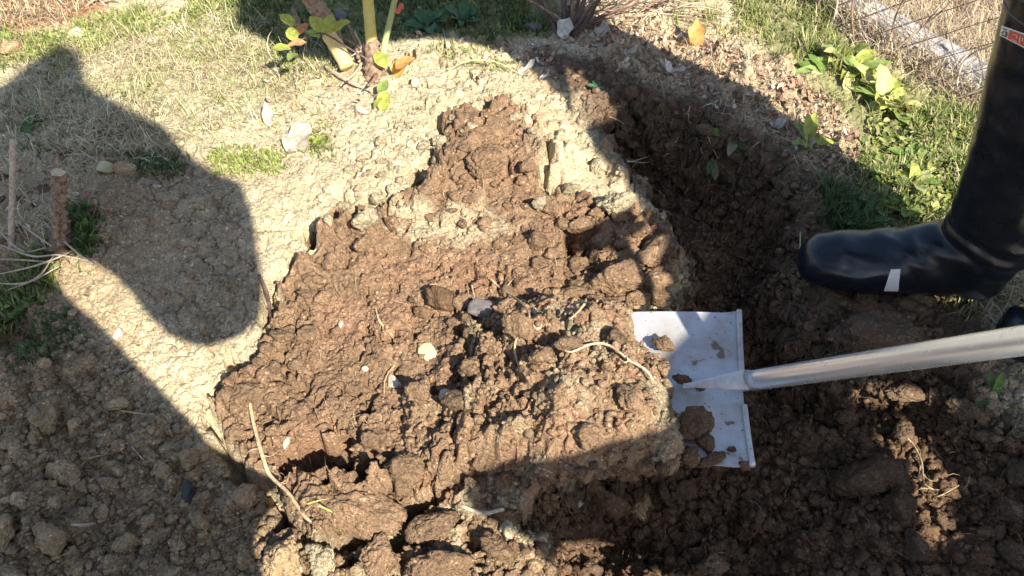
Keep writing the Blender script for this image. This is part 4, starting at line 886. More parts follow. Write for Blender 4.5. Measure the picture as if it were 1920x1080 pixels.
bp = nd(nt, 'ShaderNodeBump', i_Strength=.03, i_Distance=.0004); nt.links.new(n1.outputs[0], bp.inputs['Height']); nt.links.new(bp.outputs[0], bs.inputs['Normal'])
spade = empty('garden_spade', mid, 'square bladed steel spade with a silver tubular handle loaded with soil over the trench', 'spade')
BL = .25; nx, ny = 40, 30; V = []; F = []
def bladep(u, v):
    """u 0 shoulder .. 1 tip, v -1..1 across"""
    w = wid/2*(1-.06*u); z = .012*v*v-.028*u*u+.006*math.exp(-(u/.05)**2)*(.4+.6*v*v) - .004
    return mid+ex*(BL*u)+ey*(v*w)+Vector((0, 0, z))
for s_ in (0, 1):
    for i in range(nx+1):
        for j in range(ny+1): V.append(tuple(bladep(i/nx, j/ny*2-1)-Vector((0, 0, .0028*s_))))
n_ = (nx+1)*(ny+1)
for i in range(nx):
    for j in range(ny):
        q = (i*(ny+1)+j, i*(ny+1)+j+1, (i+1)*(ny+1)+j+1, (i+1)*(ny+1)+j); F.append(q); F.append(tuple(n_+k for k in reversed(q)))
for i in range(nx):
    for j in (0, ny):
        q = (i*(ny+1)+j, (i+1)*(ny+1)+j, n_+(i+1)*(ny+1)+j, n_+i*(ny+1)+j); F.append(q if j == 0 else tuple(reversed(q)))
for j in range(ny):
    for i in (0, nx):
        q = (i*(ny+1)+j, i*(ny+1)+j+1, n_+i*(ny+1)+j+1, n_+i*(ny+1)+j); F.append(q)
bl_ = poly_obj('blade', V, F, M_BLADE, spade, smooth=False)
rim = []
for v0, v1 in ((-1., -.22), (.10, 1.)):
    rim.append(tube_vf([bladep(0, v0+(v1-v0)*k/6)+Vector((0, 0, .0015)) for k in range(7)], .0042, 10, 3))
v, f = join_vf(rim); poly_obj('tread', v, f, M_BLADE, spade)
def sight(px, py, depth):
    dd_ = Vector(ray(px, py)); return Vector((0, 0, CAM_H))+dd_*depth
d0 = (mid-Vector((0, 0, CAM_H))).length
tb = (ZB-CAM_H)/ray(1400, 716)[2]
h0 = sight(1400, 715, tb-.035); h1 = sight(1920, 638, .76)
if True:
    dirh = (h1-h0).normalized(); end = h0+dirh*1.0
    v, f = tube_vf([h0-dirh*.004, h0+dirh*.25, h0+dirh*.5, end], [.0138,.0138,.0138,.0138], 40, 6)
    hd = empty('handle_frame', h0, None, None); bpy.data.objects.remove(hd)
    o = poly_obj('handle', v, f, M_TUBE, origin=h0); o.parent = spade; o.location = h0-mid
    # align local x with the tube for the brushed streaks
    q = dirh.to_track_quat('X', 'Z'); me = o.data; me.transform(q.to_matrix().to_4x4().inverted()); o.rotation_euler = q.to_euler()
f0 = sight(1280, 726, (ZB+.004-CAM_H)/ray(1280, 726)[2])
# socket: a cone that starts flat on the blade and swells into the tube
V = []; F = []; sides = 28; m = 22; side_dir = ey
for i in range(m+1):
    t = i/m; c = f0.lerp(h0+dirh*.01, t)+Vector((0, 0, .003))
    rw = .004+(.0150-.004)*ss(np.array(t), 0, 1); rh = .002+(.0144-.002)*t**1.3
    if t > .9: rw = .0150+(rw-.0150)*(1-t)/.1
    axis = (h0-f0).normalized().lerp(dirh, t).normalized(); sdv = side_dir; upv = axis.cross(sdv); upv = upv if upv.z > 0 else -upv
    for k in range(sides):
        an = 2*math.pi*k/sides; V.append(tuple(c+sdv*(math.cos(an)*float(rw))+upv*(math.sin(an)*rh)))
for i in range(m):
    for k in range(sides): F.append((i*sides+k, i*sides+(k+1) % sides, (i+1)*sides+(k+1) % sides, (i+1)*sides+k))
F.append(tuple(range(sides))); F.append(tuple(reversed(range(m*sides, (m+1)*sides)))); poly_obj('socket', V, F, woody('soil stained steel', (.46,.43,.42), (.62,.61,.62), 60, .5, .0006), spade)
# grip at the far end (beyond the frame)
gq = end; gs = dirh.cross(Vector((0, 0, 1))).normalized()
v1 = tube_vf([gq, gq+dirh*.03+gs*.05, gq+dirh*.11+gs*.055], .009, 12, 6); v2 = tube_vf([gq, gq+dirh*.03-gs*.05, gq+dirh*.11-gs*.055], .009, 12, 6); v3 = tube_vf([gq+dirh*.11+gs*.065, gq+dirh*.11-gs*.065], .014, 14, 4)
v, f = join_vf([v1, v2, v3]); poly_obj('grip', v, f, woody('black grip', (.02,.02,.02), (.035,.035,.035), 30, .5), spade)

# ------------------------------------------------------------------ heap of soil on the blade
ZH = .115
HP = P(ZH, (1185,560),(1200,618),(1238,672),(1262,700),(1280,755),(1300,800),(1285,862),(1200,872),(1100,880),(1010,884),(985,905),(930,912),(860,908),(835,880),(790,830),(735,790),(715,730),(735,680),(775,640),(768,580),(775,540),(830,512),(880,520),(930,505),(1000,530),(1090,540))
hp = np.array(HP); st2 = .0017
xs2 = np.arange(hp[:, 0].min()-.02, hp[:, 0].max()+.02, st2); ys2 = np.arange(hp[:, 1].min()-.02, hp[:, 1].max()+.02, st2)
hx, hy = np.meshgrid(xs2, ys2); s2 = sd(hx+.010*fbm(hx, hy, .03, 3, 401), hy+.010*fbm(hx, hy, .03, 3, 402), HP)
dome = np.clip(s2/.085, 0, 1)**.6; xr = (hx-hp[:, 0].min())/(np.ptp(hp[:, 0]))
onb = ss(hx, G(1000, 720, ZH)[0], G(1080, 720, ZH)[0])
gh = hgt(hx, hy); bx = ss(hx, mid.x-BL-.10, mid.x-BL+.0)
zb_ = np.where(True, np.clip(gh-.004, -.02, .07)*(1-bx)+(ZB-.002)*bx, 0)
hz = zb_ + .062*dome + .012*fbm(hx, hy, .10, 3, 403)*dome + .006*fbm(hx, hy, .03, 3, 405)*dome
lowl = ss(-hx, -G(940, 600, ZH)[0]-.02, -G(800, 600, ZH)[0]); hz = hz-.006*lowl
rub = ss(sd(hx, hy, P(ZH, (770,520),(1000,520),(1080,600),(1000,760),(780,790),(770,640))), -.03, .03)
k1 = clods(hx, hy, .038, 411, .55); k2 = clods(hx, hy, .019, 421, .85); k3 = clods(hx, hy, .0095, 431, .9); k4 = clods(hx, hy, .005, 441, .9)
hz += dome*(rub*np.maximum(k1*1.5, k2*1.25) - .026*rub - .045*ss(sd(hx+.012*fbm(hx, hy, .03, 2, 471), hy, P(ZH, (778,525),(850,530),(900,600),(890,650),(840,700),(790,690),(775,620))), -.004, .012) + (1-rub)*(.6*k1+.6*k2) + .7*k3+.55*k4+.0015*fbm(hx, hy, .008, 2, 443))
edg = (1-dome)*.006; jx = .0025*fbm(hx, hy, .008, 2, 451)+edg*fbm(hx, hy, .018, 2, 453); jy = .0025*fbm(hx, hy, .008, 2, 452)+edg*fbm(hx, hy, .018, 2, 454)
inside = s2 > 0; ii = np.arange(hx.size).reshape(hx.shape)
cell_in = inside[:-1, :-1] & inside[1:, :-1] & inside[:-1, 1:] & inside[1:, 1:]
q = np.stack([ii[:-1, :-1], ii[:-1, 1:], ii[1:, 1:], ii[1:, :-1]], -1)[cell_in]
used = np.unique(q); remap = -np.ones(hx.size, int); remap[used] = np.arange(len(used))
top = np.stack([hx+jx, hy+jy, hz], -1).reshape(-1, 3)[used]; bot = top.copy()
gz = hgt(bot[:, 0], bot[:, 1]); zbu = zb_.reshape(-1)[used]; bot[:, 2] = np.where(zbu > ZB-.02, ZB-.006, np.where(gz < -.04, zbu-.012, gz-.012))
bot[:, 2] = np.minimum(bot[:, 2], top[:, 2]-.002); xb = bot[:, 0] > (mid.x-BL); bot[xb, 2] = np.minimum(np.maximum(bot[xb, 2], ZB-.006), top[xb, 2]-.002)
q = remap[q]; nt_ = len(used)
ed = {}
for a_, b2 in ((0, 1), (1, 2), (2, 3), (3, 0)):
    e = q[:, [a_, b2]]; 
    for u_, v_ in e.tolist(): ed[(u_, v_)] = 1
bd = [(u_, v_) for (u_, v_) in ed if (v_, u_) not in ed]
skirt = np.array([(v_, u_, u_+nt_, v_+nt_) for u_, v_ in bd])
Fh = np.concatenate([q, q[:, ::-1]+nt_, skirt]); Vh = np.concatenate([top, bot])
cn = fbm(Vh[:, 0], Vh[:, 1], .07, 3, 461); cn2 = fbm(Vh[:, 0], Vh[:, 1], .02, 2, 463)
C_HEAP = np.array((.255, .170, .105)); hc = C_HEAP*(1-.0*cn[:, None]); wg = ss(cn, .0, .6)[:, None]; hc = hc*(1-wg)+np.array((.30, .24, .155))*wg; wr = ss(cn2, .2, .8)[:, None]*.6; hc = hc*(1-wr)+np.array((.26, .15, .095))*wr
heap = empty('soil_heap', (mid.x-.2, mid.y, ZB), 'heap of crumbly brown soil piled on the spade blade', 'soil heap')
o = mesh_obj('soil_mass', Vh-np.array(heap.location), Fh, M_CRUMB, heap, np.clip(hc, .01, 1))
msk = (RNG.random(nt_) < .05) & (s2.reshape(-1)[used] > .004); tp = top[msk]; r_ = np.random.default_rng(5)
szs = .0012*(6.2**(r_.random(len(tp))**2.0)); loc_ = np.array(heap.location)
o = crumbs('crumbs', tp[:, 0]-loc_[0], tp[:, 1]-loc_[1], tp[:, 2]-loc_[2], szs, hc[:nt_][msk], 77, .5, parent=heap); o['kind'] = 'stuff'
def ztop(px, py):
    """where a sight line meets the heap"""
    for t in np.linspace(.9, 1.5, 600):
        d = ray(px, py); x, y, z = d[0]*t, d[1]*t, CAM_H+d[2]*t
        i, j = int((y-ys2[0])/st2), int((x-xs2[0])/st2)
        if 0 <= i < hx.shape[0] and 0 <= j < hx.shape[1] and inside[i, j] and z < hz[i, j]: return Vector((x, y, z))
        if z < ZB+.004:
            w_ = Vector((x, y, 0))-Vector((mid.x, mid.y, 0)); u_ = w_.dot(ex)/BL; v_ = w_.dot(ey)/(wid/2)
            if 0 <= u_ <= 1 and abs(v_) <= 1: return Vector((x, y, z))
        if z < hgt(x, y): return Vector((x, y, z))
    return Vector((x, y, z))
def hclod(px, py, w, h, kind, lb, seed=None, mat=None, group='lumps in the heap on the spade', sink=.0):
    p = ztop(px, py+h*.3); m = (p-Vector((0, 0, CAM_H))).length/FPX; r = random.Random(seed or int(px+py))
    if mat: v, f = clod_shape(int(px), ICO4, .3, .9, .15); o = mesh_obj('stone', v, f, mat); cat = 'stone'
    else: o = bpy.data.objects.new('dirt_clod', clod_mesh(kind, r.randrange(9))); COL.objects.link(o); cat = 'dirt clod'
    o.scale = (w*m*.56, h*m*.62, h*m*.5); o.location = p+Vector((0, 0, h*m*(.22-sink))); o.rotation_euler = (r.uniform(-.4, .4), r.uniform(-.4, .4), r.uniform(-.4, .4)); PXY[o.name] = (px, py, w)
    return tag(o, lb, cat, None if mat else group)
hclod(822,548,66,64,'dark','black angular lump at the upper left corner of the heap')
hclod(790,580,40,34,'dark','small dark lump left of the black angular lump')
hclod(868,556,52,50,'brown','light brown square lump right of the black angular lump')
hclod(950,505+30,46,36,'brown','brown lump at the top edge of the heap')
hclod(965,600,72,68,'brown','large tan rounded lump in the upper middle of the heap')
hclod(877,682,62,52,'brown','tan rounded lump in the centre left of the heap')
hclod(850,745,48,50,'moist','brown lump below the centre left of the heap')
hclod(780,728,52,52,'brown','tan lump at the left side of the heap')
hclod(1060,640,60,44,'moist','brown lump above the long white root on the heap')
hclod(1010,660,52,46,'brown','lump beside the root in the middle of the heap')
hclod(1150,620,50,40,'moist','crumbly lump near the top right of the heap')
hclod(1240,682,44,36,'brown','small lump at the right rim of the heap above the socket')
hclod(1242,640,46,36,'brown','single tan clod lying alone on the bare part of the blade')
hclod(1277,706,36,24,'dark','dark crumb cluster beside the socket on the blade')
hclod(1312,722,20,20,'dark','tiny dark crumb stuck on the socket')
hclod(1398,716,24,14,'moist','dirt smear where the handle meets the blade')
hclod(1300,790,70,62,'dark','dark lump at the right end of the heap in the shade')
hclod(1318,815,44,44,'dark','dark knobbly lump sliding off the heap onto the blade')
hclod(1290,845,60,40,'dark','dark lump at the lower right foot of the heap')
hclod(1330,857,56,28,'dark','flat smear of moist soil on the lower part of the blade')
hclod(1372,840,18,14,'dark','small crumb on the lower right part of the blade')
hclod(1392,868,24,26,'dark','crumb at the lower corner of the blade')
hclod(1180,740,70,60,'brown','yellow brown lump at the right side of the heap')
hclod(1100,800,80,56,'brown','yellow brown lump at the lower side of the heap')
hclod(920,860,60,50,'brown','lump at the lower left foot of the heap')
r8 = random.Random(8)
for k in range(24):
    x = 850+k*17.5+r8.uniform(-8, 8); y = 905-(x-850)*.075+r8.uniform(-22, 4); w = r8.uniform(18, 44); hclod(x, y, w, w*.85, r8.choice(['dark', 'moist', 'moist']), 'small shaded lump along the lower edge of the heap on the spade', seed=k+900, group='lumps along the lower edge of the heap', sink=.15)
hclod(910,575,60,50,None,'flat dark grey stone in the upper part of the heap', mat=M_GREYSTONE)
hclod(805,655,40,30,None,'smooth ochre pebble in the left part of the heap', mat=M_YSTONE)
hclod(838,735,30,22,None,'whitish pebble in the lower left part of the heap', mat=M_STONE)
hclod(742,712,26,32,None,'cream coloured stone at the left rim of the heap', mat=M_STONE)
hclod(1003,582,16,16,None,'small white chip near the top root of the heap', mat=M_STONE)
hclod(1008,612,20,16,None,'white knob of root in the heap middle', mat=M_CUT)
r9 = random.Random(3)
for k in range(46):
    x = r9.uniform(760, 1240); y = r9.uniform(540, 880)
    if y > 860-(x-900)*.1 and x > 900: continue
    w = 12*(2.6**(r9.random()**1.5)); hclod(x, y, w, w*.85, r9.choice(['brown', 'moist', 'brown']), 'small crumbly lump in the soil heaped on the spade', seed=k+500, group='small lumps in the heap')
def hroot(pts, r, lb, lift=.006, mat=None):
    W_ = [ztop(x, y)+Vector((0, 0, lift)) for x, y in pts]
    for _ in range(1): W_ = [W_[0]]+[W_[i]*.6+(W_[i-1]+W_[i+1])*.2 for i in range(1, len(W_)-1)]+[W_[-1]]
    W_ = [Vector((p.x, p.y, p.z+.003)) for p in W_]
    r = [q_*.75 for q_ in r] if hasattr(r, '__len__') else [r, r*.7, r*.4]
    v, f = tube_vf(W_, r, 8, 6, .5, len(pts)); return tag(poly_obj('root', v, f, mat or M_ROOT, origin=W_[0]), lb, 'root')
hroot([(1050,655),(1058,672),(1075,672),(1095,658),(1118,652),(1140,656),(1160,670),(1178,690),(1200,695),(1215,710),(1222,724)], [.0012,.0018,.002,.0024,.0024,.0022,.0024,.0022,.0018,.003,.002], 'long white wavy root lying on the right part of the heap', .010, M_CUT)
hroot([(1160,684),(1168,692),(1178,688),(1174,680)], .0016, 'small white root loop on the heap', .010, M_CUT)
hroot([(918,530),(935,550),(965,565),(985,585),(995,600),(990,618),(970,635),(962,660),(970,690),(978,715)], [.0016,.002,.002,.002,.0022,.002,.002,.0022,.0016,.001], 'tan root bending down the middle of the heap', .010)
hroot([(885,545),(889,562),(892,580)], .0016, 'short upright root piece beside the square lump', .012)
hroot([(952,545),(960,535),(966,528)], .0012, 'short root tip near the top of the heap', .010)
hroot([(1095,580),(1085,595),(1066,610)], .0018, 'short thick root at the top right of the heap', .010)
hroot([(742,690),(728,705),(720,725),(722,745)], .0013, 'thin curved root at the left rim of the heap', .006)
hroot([(1175,565),(1172,575),(1180,590)], .0008, 'thread like root sticking up at the top right of the heap', .012)
hroot([(1008,882),(1022,884),(1036,892)], .0012, 'white root tip at the lower edge of the heap', .004, M_CUT)
stick('root', [(598,948),(620,958),(628,964)], .0014, leafmat((.6,.58,.18)), 'yellow grass shred on the broad slab', 'grass shred', zs=[.03]*3)
stick('root', [(575,945),(600,938),(618,935)], .0010, leafmat((.6,.58,.18)), 'thin yellow grass shred left on the broad slab', 'grass shred', zs=[.03]*3)
# ------------------------------------------------------------------ the digger: black rubber boots and navy trousers
def remeshed(name, V, F, mat, parent, voxel, smooth_it, origin=None, dec=None):
    o = poly_obj(name, V, F, mat, parent, origin=origin); m = o.modifiers.new('r', 'REMESH'); m.mode = 'VOXEL'; m.voxel_size = voxel; m.use_smooth_shade = True
    s = o.modifiers.new('s', 'SMOOTH'); s.iterations = smooth_it; s.factor = .5
    dg = bpy.context.evaluated_depsgraph_get(); me = bpy.data.meshes.new_from_object(o.evaluated_get(dg)); old = o.data; o.modifiers.clear(); o.data = me; bpy.data.meshes.remove(old)
    me.name = name; me.polygons.foreach_set('use_smooth', np.ones(len(me.polygons), bool)); 
    if not me.materials: me.materials.append(mat)
    return o
def loft(rings):
    m = len(rings[0]); V = [tuple(p) for r in rings for p in r]; F = []
    for i in range(len(rings)-1):
        for k in range(m): F.append((i*m+k, i*m+(k+1) % m, (i+1)*m+(k+1) % m, (i+1)*m+k))
    F.append(tuple(reversed(range(m)))); F.append(tuple(range((len(rings)-1)*m, len(rings)*m))); return V, F
M_RUB, nt, bs = newmat('black rubber'); geo = nd(nt, 'ShaderNodeNewGeometry'); n1 = noise_n(nt, geo.outputs['Position'], 26, 6, .7); n2 = noise_n(nt, geo.outputs['Position'], 300, 4, .7); n3 = noise_n(nt, geo.outputs['Position'], 9, 3, .5)
nt.links.new(mixc(nt, mapr(nt, n1.outputs[0], .58, .80, 0, .35), (.009, .012, .018), (.09, .08, .07)), bs.inputs['Base Color'])
nt.links.new(mapr(nt, n1.outputs[0], .3, .7, .18, .42), bs.inputs['Roughness']); bp = nd(nt, 'ShaderNodeBump', i_Strength=.35, i_Distance=.004); nt.links.new(n3.outputs[0], bp.inputs['Height']); nt.links.new(bp.outputs[0], bs.inputs['Normal'])
M_SOLE = woody('grey brown sole', (.16, .14, .12), (.30, .26, .22), 60, .8); M_NAVY = woody('navy cloth', (.012, .016, .035), (.022, .028, .055), 120, .9)
def make_boot(root, base, yaw, shaft, mirror=1):
    """foot along local -x; shaft: list of (x,y,z) centres"""
    M = Matrix.Translation(base) @ Matrix.Rotation(yaw, 4, 'Z')
    def ring(x, w, z0, z1, tw=0):
        out = []
        for k in range(24):
            a = 2*math.pi*k/24; c, s_ = math.cos(a), math.sin(a)
            yy = w*(abs(c)**.75)*(1 if c > 0 else -1); zz = (z0+z1)/2+(z1-z0)/2*(abs(s_)**.8)*(1 if s_ > 0 else -1)
            if s_ > 0: yy *= 1-.28*s_*s_
            out.append(M @ Vector((x, yy*mirror+tw, zz)))
        return out
    prof = [(-.276,.014,.016,.048),(-.270,.030,.012,.064),(-.256,.043,.008,.078),(-.225,.052,.006,.086),(-.19,.055,.006,.090),(-.15,.053,.006,.104),(-.11,.048,.006,.128),(-.07,.046,.006,.155),(-.03,.045,.006,.175),(.0,.044,.006,.175),(.024,.040,.008,.16),(.038,.028,.012,.13)]
    V1, F1 = loft([ring(*p_) for p_ in prof])
    rings = []
    for i, (x, y, z, rx, ry) in enumerate(shaft):
        rings.append([Vector((base[0]+x+rx*math.cos(2*math.pi*k/28), base[1]+y+ry*math.sin(2*math.pi*k/28), base[2]+z)) for k in range(28)])
    V2, F2 = loft(rings); V, F = join_vf([(V1, F1), (V2, F2)])
    bt = remeshed('rubber_boot', V, F, M_RUB, root, .0045, 10)
    me_ = bt.data; me_.calc_loop_triangles()
    for v_ in me_.vertices:
        w_ = bt.matrix_world @ v_.co; lz = w_.z-base[2]; q_ = w_-Vector(base)
        k_ = math.exp(-((lz-.13)/.05)**2); d_ = .0030*k_*math.sin(lz*170+q_.x*60+3*mnoise.noise(q_*14))+.0035*mnoise.noise(q_*11)+.0012*mnoise.noise(q_*40)
        v_.co += v_.normal*d_
    # sole
    out = []; n = 40
    for s_ in range(n):
        t = s_/n*2*math.pi; c = math.cos(t); x = -.12+.158*c*(1 if c > 0 else 1); w = np.interp(x, [-.278,-.25,-.2,-.12,-.05,.0,.03,.038], [.018,.045,.057,.051,.040,.042,.036,.02]); out.append((x, w*(1 if math.sin(t) >= 0 else -1)*min(1, abs(math.sin(t))*2.2)))
    R = [[M @ Vector((x*g, y*g*mirror, z)) for x, y in out] for z, g in ((-.012, .995), (-.010, 1.03), (.012, 1.05), (.016, 1.02))]
    Vs, Fs = loft(R); o = poly_obj('sole', [tuple(v) for v in Vs], [tuple(reversed(q)) for q in Fs], M_SOLE, None, origin=Vector(base)); o.parent = bt; o.matrix_parent_inverse = bt.matrix_world.inverted(); o.location = Vector(base)-root.location
    return bt
toe = Vector((*G(1508, 505, .0), .0)); heel = Vector((*G(1838, 540, .0), .0)); yaw = math.atan2(-(toe.y-heel.y), -(toe.x-heel.x))
gb = float(hgt(heel.x-.05, heel.y)); zb = max(gb, -.02)+.006
digger = empty('person', (heel.x, heel.y, zb), 'person digging in black rubber boots and navy trousers, only boots seen at the right edge', 'person')
bpos = Vector((heel.x-.030, heel.y-.012, zb))
shaft = [(0, 0, .02, .040, .038), (-.012, 0, .07, .060, .046), (-.010, .002, .12, .080, .054), (-.012, .004, .18, .078, .060), (-.018, .008, .25, .080, .066), (-.028, .014, .33, .084, .070), (-.048, .02, .44, .088, .074), (-.068, .024, .56, .091, .078)]
b1 = make_boot(digger, bpos, yaw, shaft)
bpy.context.view_layer.update()
def shaft_at(z, base, sh):
    zs_ = [s_[2] for s_ in sh]; c = [np.interp(z, zs_, [s_[i] for s_ in sh]) for i in (0, 1, 3, 4)]; return Vector((base[0]+c[0], base[1]+c[1], base[2]+z)), c[2], c[3]
def rimring(z, dr, rt, name, mat, par, base, sh):
    c, rx, ry = shaft_at(z, base, sh); pts = [c+Vector(((rx+dr)*math.cos(a_), (ry+dr)*math.sin(a_), 0)) for a_ in np.linspace(0, 2*math.pi, 49)]
    v, f = tube_vf(pts, rt, 8, 1); o = poly_obj(name, v, f, mat, None, origin=(0, 0, 0)); o.parent = digger; o.location = -digger.location; return o
M_RIM = woody('grey edge', (.05, .05, .055), (.10, .10, .11), 60, .6)
for z_ in (.505, .530): rimring(z_, -.0012, .0016, 'boot_rim', M_RIM, digger, bpos, shaft)
# second boot, mostly outside the frame, behind the spade handle
off = Vector((.264, -.130, 0)); bpos2 = bpos+off; bpos2.z = max(float(hgt(bpos2.x-.1, bpos2.y)), -.03)+.012
shaft2 = [(x-.30*max(z-.1, 0), y-.50*max(z-.1, 0), z, a_, b2) for i, (x, y, z, a_, b2) in enumerate(shaft)]
b2_ = make_boot(digger, bpos2, yaw+.15, shaft2, -1)
# trousers, jacket and arms: one stooping figure above the frame
c1_, rx, ry = shaft_at(.54, bpos, shaft); c2_, _, _ = shaft_at(.50, bpos2, shaft2)
hip = Vector((bpos.x-.19, bpos.y-.04, 1.0)); k1_ = Vector((c1_.x-.03, c1_.y+.02, .62)); k2_ = Vector((c2_.x-.02, c2_.y-.03, .60))
def cone(a_, b_, r0, r1, n=20):
    t = (b_-a_).normalized(); s_ = t.cross(Vector((0, 1, .01))).normalized(); u_ = s_.cross(t); R = []
    for q_, rr_ in ((a_-t*r0*.3, r0*.8), (a_, r0), (a_.lerp(b_, .5), (r0+r1)/2), (b_, r1), (b_+t*r1*.3, r1*.8)): R.append([q_+(s_*math.cos(2*math.pi*k/n)+u_*math.sin(2*math.pi*k/n))*rr_ for k in range(n)])
    return loft(R)
prt = [cone(c1_, k1_, .066, .070), cone(k1_, hip+Vector((-.06, .03, 0)), .070, .095), cone(c2_, k2_, .066, .070), cone(k2_, hip+Vector((.05, -.04, 0)), .070, .095), cone(hip+Vector((-.05, 0, -.02)), hip+Vector((.05, 0, .06)), .12, .13)]
V, F = join_vf([([tuple(p_) for p_ in a_[0]], a_[1]) for a_ in prt]); remeshed('trousers', V, F, M_NAVY, digger, .014, 8)
# upper body: stooped to the left; its outline follows the shadow it throws along the top of the view
def caster(ground_px, yp, extra=(), thick=.15):
    """outline (x, z) on the upright plane y = yp of what throws the shadow with this outline"""
    out = []
    for g_ in ground_px:
        x, y = g_[:2]; q_ = hit(x, y)[0] if len(g_) < 3 else Vector((*G(x, y, g_[2]), g_[2])); t = q_.y-yp; out.append((q_.x+SUN.x*t, q_.z+SUN.z*t))
    return out+list(extra)
def with_holes(outline, holes):
    out = list(outline)
    for h_ in holes:
        if sum(a[0]*b[1]-b[0]*a[1] for a, b in zip(out, out[1:]+out[:1]))*sum(a[0]*b[1]-b[0]*a[1] for a, b in zip(h_, h_[1:]+h_[:1])) > 0: h_ = h_[::-1]
        _, i_, j_ = min((math.hypot(a[0]-b[0], a[1]-b[1]), i, j) for i, a in enumerate(out) for j, b in enumerate(h_))
        out = out[:i_+1]+h_[j_:]+h_[:j_+1]+out[i_:]
    return out
def cloth_body(name, outline, yp, thick, mat, parent, vox=.018, it=8):
    bm = bmesh.new(); vs = [bm.verts.new((x+SUN.x*thick/2, yp-thick/2, z+SUN.z*thick/2)) for x, z in outline]; fc = bm.faces.new(vs)
    r_ = bmesh.ops.extrude_face_region(bm, geom=[fc]); bmesh.ops.translate(bm, vec=(-SUN.x*thick, thick, -SUN.z*thick), verts=[g for g in r_['geom'] if isinstance(g, bmesh.types.BMVert)])
    bmesh.ops.triangulate(bm, faces=bm.faces); bmesh.ops.recalc_face_normals(bm, faces=bm.faces)
    V = [tuple(v.co) for v in bm.verts]; bm.verts.index_update(); F = [tuple(v.index for v in f_.verts) for f_ in bm.faces]; bm.free()
    return remeshed(name, V, F, mat, parent, vox, it)
M_SKIN = woody('skin', (.48, .30, .21), (.55, .36, .26), 40, .55, .0004); M_COAT = woody('dark coat', (.05, .05, .045), (.09, .085, .075), 60, .9); M_HAT = woody('straw hat', (.45, .36, .2), (.55, .46, .28), 160, .9)
def head(parent, c, face, hat=True):
    """a head with face, ears and hat; face: direction looked at"""
    f_ = face.normalized(); s_ = f_.cross(Vector((0, 0, 1))).normalized(); u_ = s_.cross(f_); n, F_ = ICO4
    V = []
    for a_, b_, c_ in n:
        q_ = Vector((a_*.078, b_*.098, c_*.118))
        if b_ > 0: q_.y += .022*math.exp(-((a_/.16)**2+((c_+.05)/.28)**2))-.010*math.exp(-(((abs(a_)-.36)/.14)**2+((c_-.08)/.12)**2))+.006*math.exp(-((a_/.3)**2+((c_+.42)/.07)**2))
        if c_ < -.3: q_.x *= 1-.35*(-c_-.3); q_.y *= 1-.1*(-c_-.3)
        V.append(tuple(c+s_*q_.x+f_*q_.y+u_*q_.z))
    ears = []
    for g in (-1, 1): ears.append(([tuple(c+s_*(g*.08+x*.008)+f_*(y*.018)+u_*(z*.03)) for x, y, z in n], [tuple(q_) for q_ in F_]))
    v, f = join_vf([(V, [tuple(q_) for q_ in F_])]+ears); poly_obj('head', v, f, M_SKIN, parent)
    if hat:
        rings = []
        for z_, r_ in ((.035, .17), (.045, .172), (.055, .10), (.10, .095), (.135, .075), (.145, .03)): rings.append([c+u_*z_+(s_*math.cos(a_)+f_*math.sin(a_))*r_ for a_ in np.linspace(0, 2*math.pi, 33)[:-1]])
        v, f = loft(rings); poly_obj('sun_hat', [tuple(q_) for q_ in v], f, M_HAT, parent)
YD = .66
o1 = caster([(470,-60),(445,0),(440,50),(520,85),(560,112),(640,108),(760,72),(860,76),(935,92),(1000,135),(1060,190),(1085,225)], YD)
o2 = caster([(1200,160),(1130,128),(1062,80),(1030,40),(1010,-40),(900,-90),(700,-110)], YD)
base_o = [(hip.x+.02, .92), (hip.x+.08, 1.02), (hip.x, 1.12)]
outl = o1+base_o+o2
cloth_body('jacket', outl, YD, .12, M_COAT, digger)
hd_c = Vector((min(x for x, z in o1)+.16, YD+.0, max(z for x, z in o1)+.02)); head(digger, hd_c, Vector((-.4, .5, -.7)))

# the photographer, left of and behind the camera: seen only by the shadow, body cut to it
YP = -.14
photo = empty('person', (-.55, YP, 0), 'person holding the camera, outside the frame, whose shadow falls across the left', 'person', None)
oa = caster([(470,1010),(540,925),(480,880),(420,852),(345,775),(255,682),(192,612),(130,560),(85,505),(120,470),(200,505),(245,548),(275,590),(315,628),(352,645),(395,650),(445,634),(486,604),(492,540),(474,400),(452,342),(404,326),(342,282),(312,240),(232,202),(160,160),(152,100),(112,84),(50,122),(0,165),(-200,190),(-330,400),(-360,700),(-260,1110)], YP)
xs_ = [x for x, z in oa]; x0_ = min(xs_)
xl_ = oa[-1][0]; xr2 = oa[0][0]; print('photographer', xl_)
oa += [(xl_+.02, .05), (xl_+.20, .05), ((xl_+xr2)/2, .42), (xr2-.2, .05), (xr2-.03, .05)]
M_COAT2 = woody('grey work clothes', (.10, .10, .11), (.16, .16, .17), 60, .9)
try: cloth_body('shadow_body', oa, YP, .10, M_COAT2, photo, vox=.011, it=3)
except Exception as e: print('photographer', e)
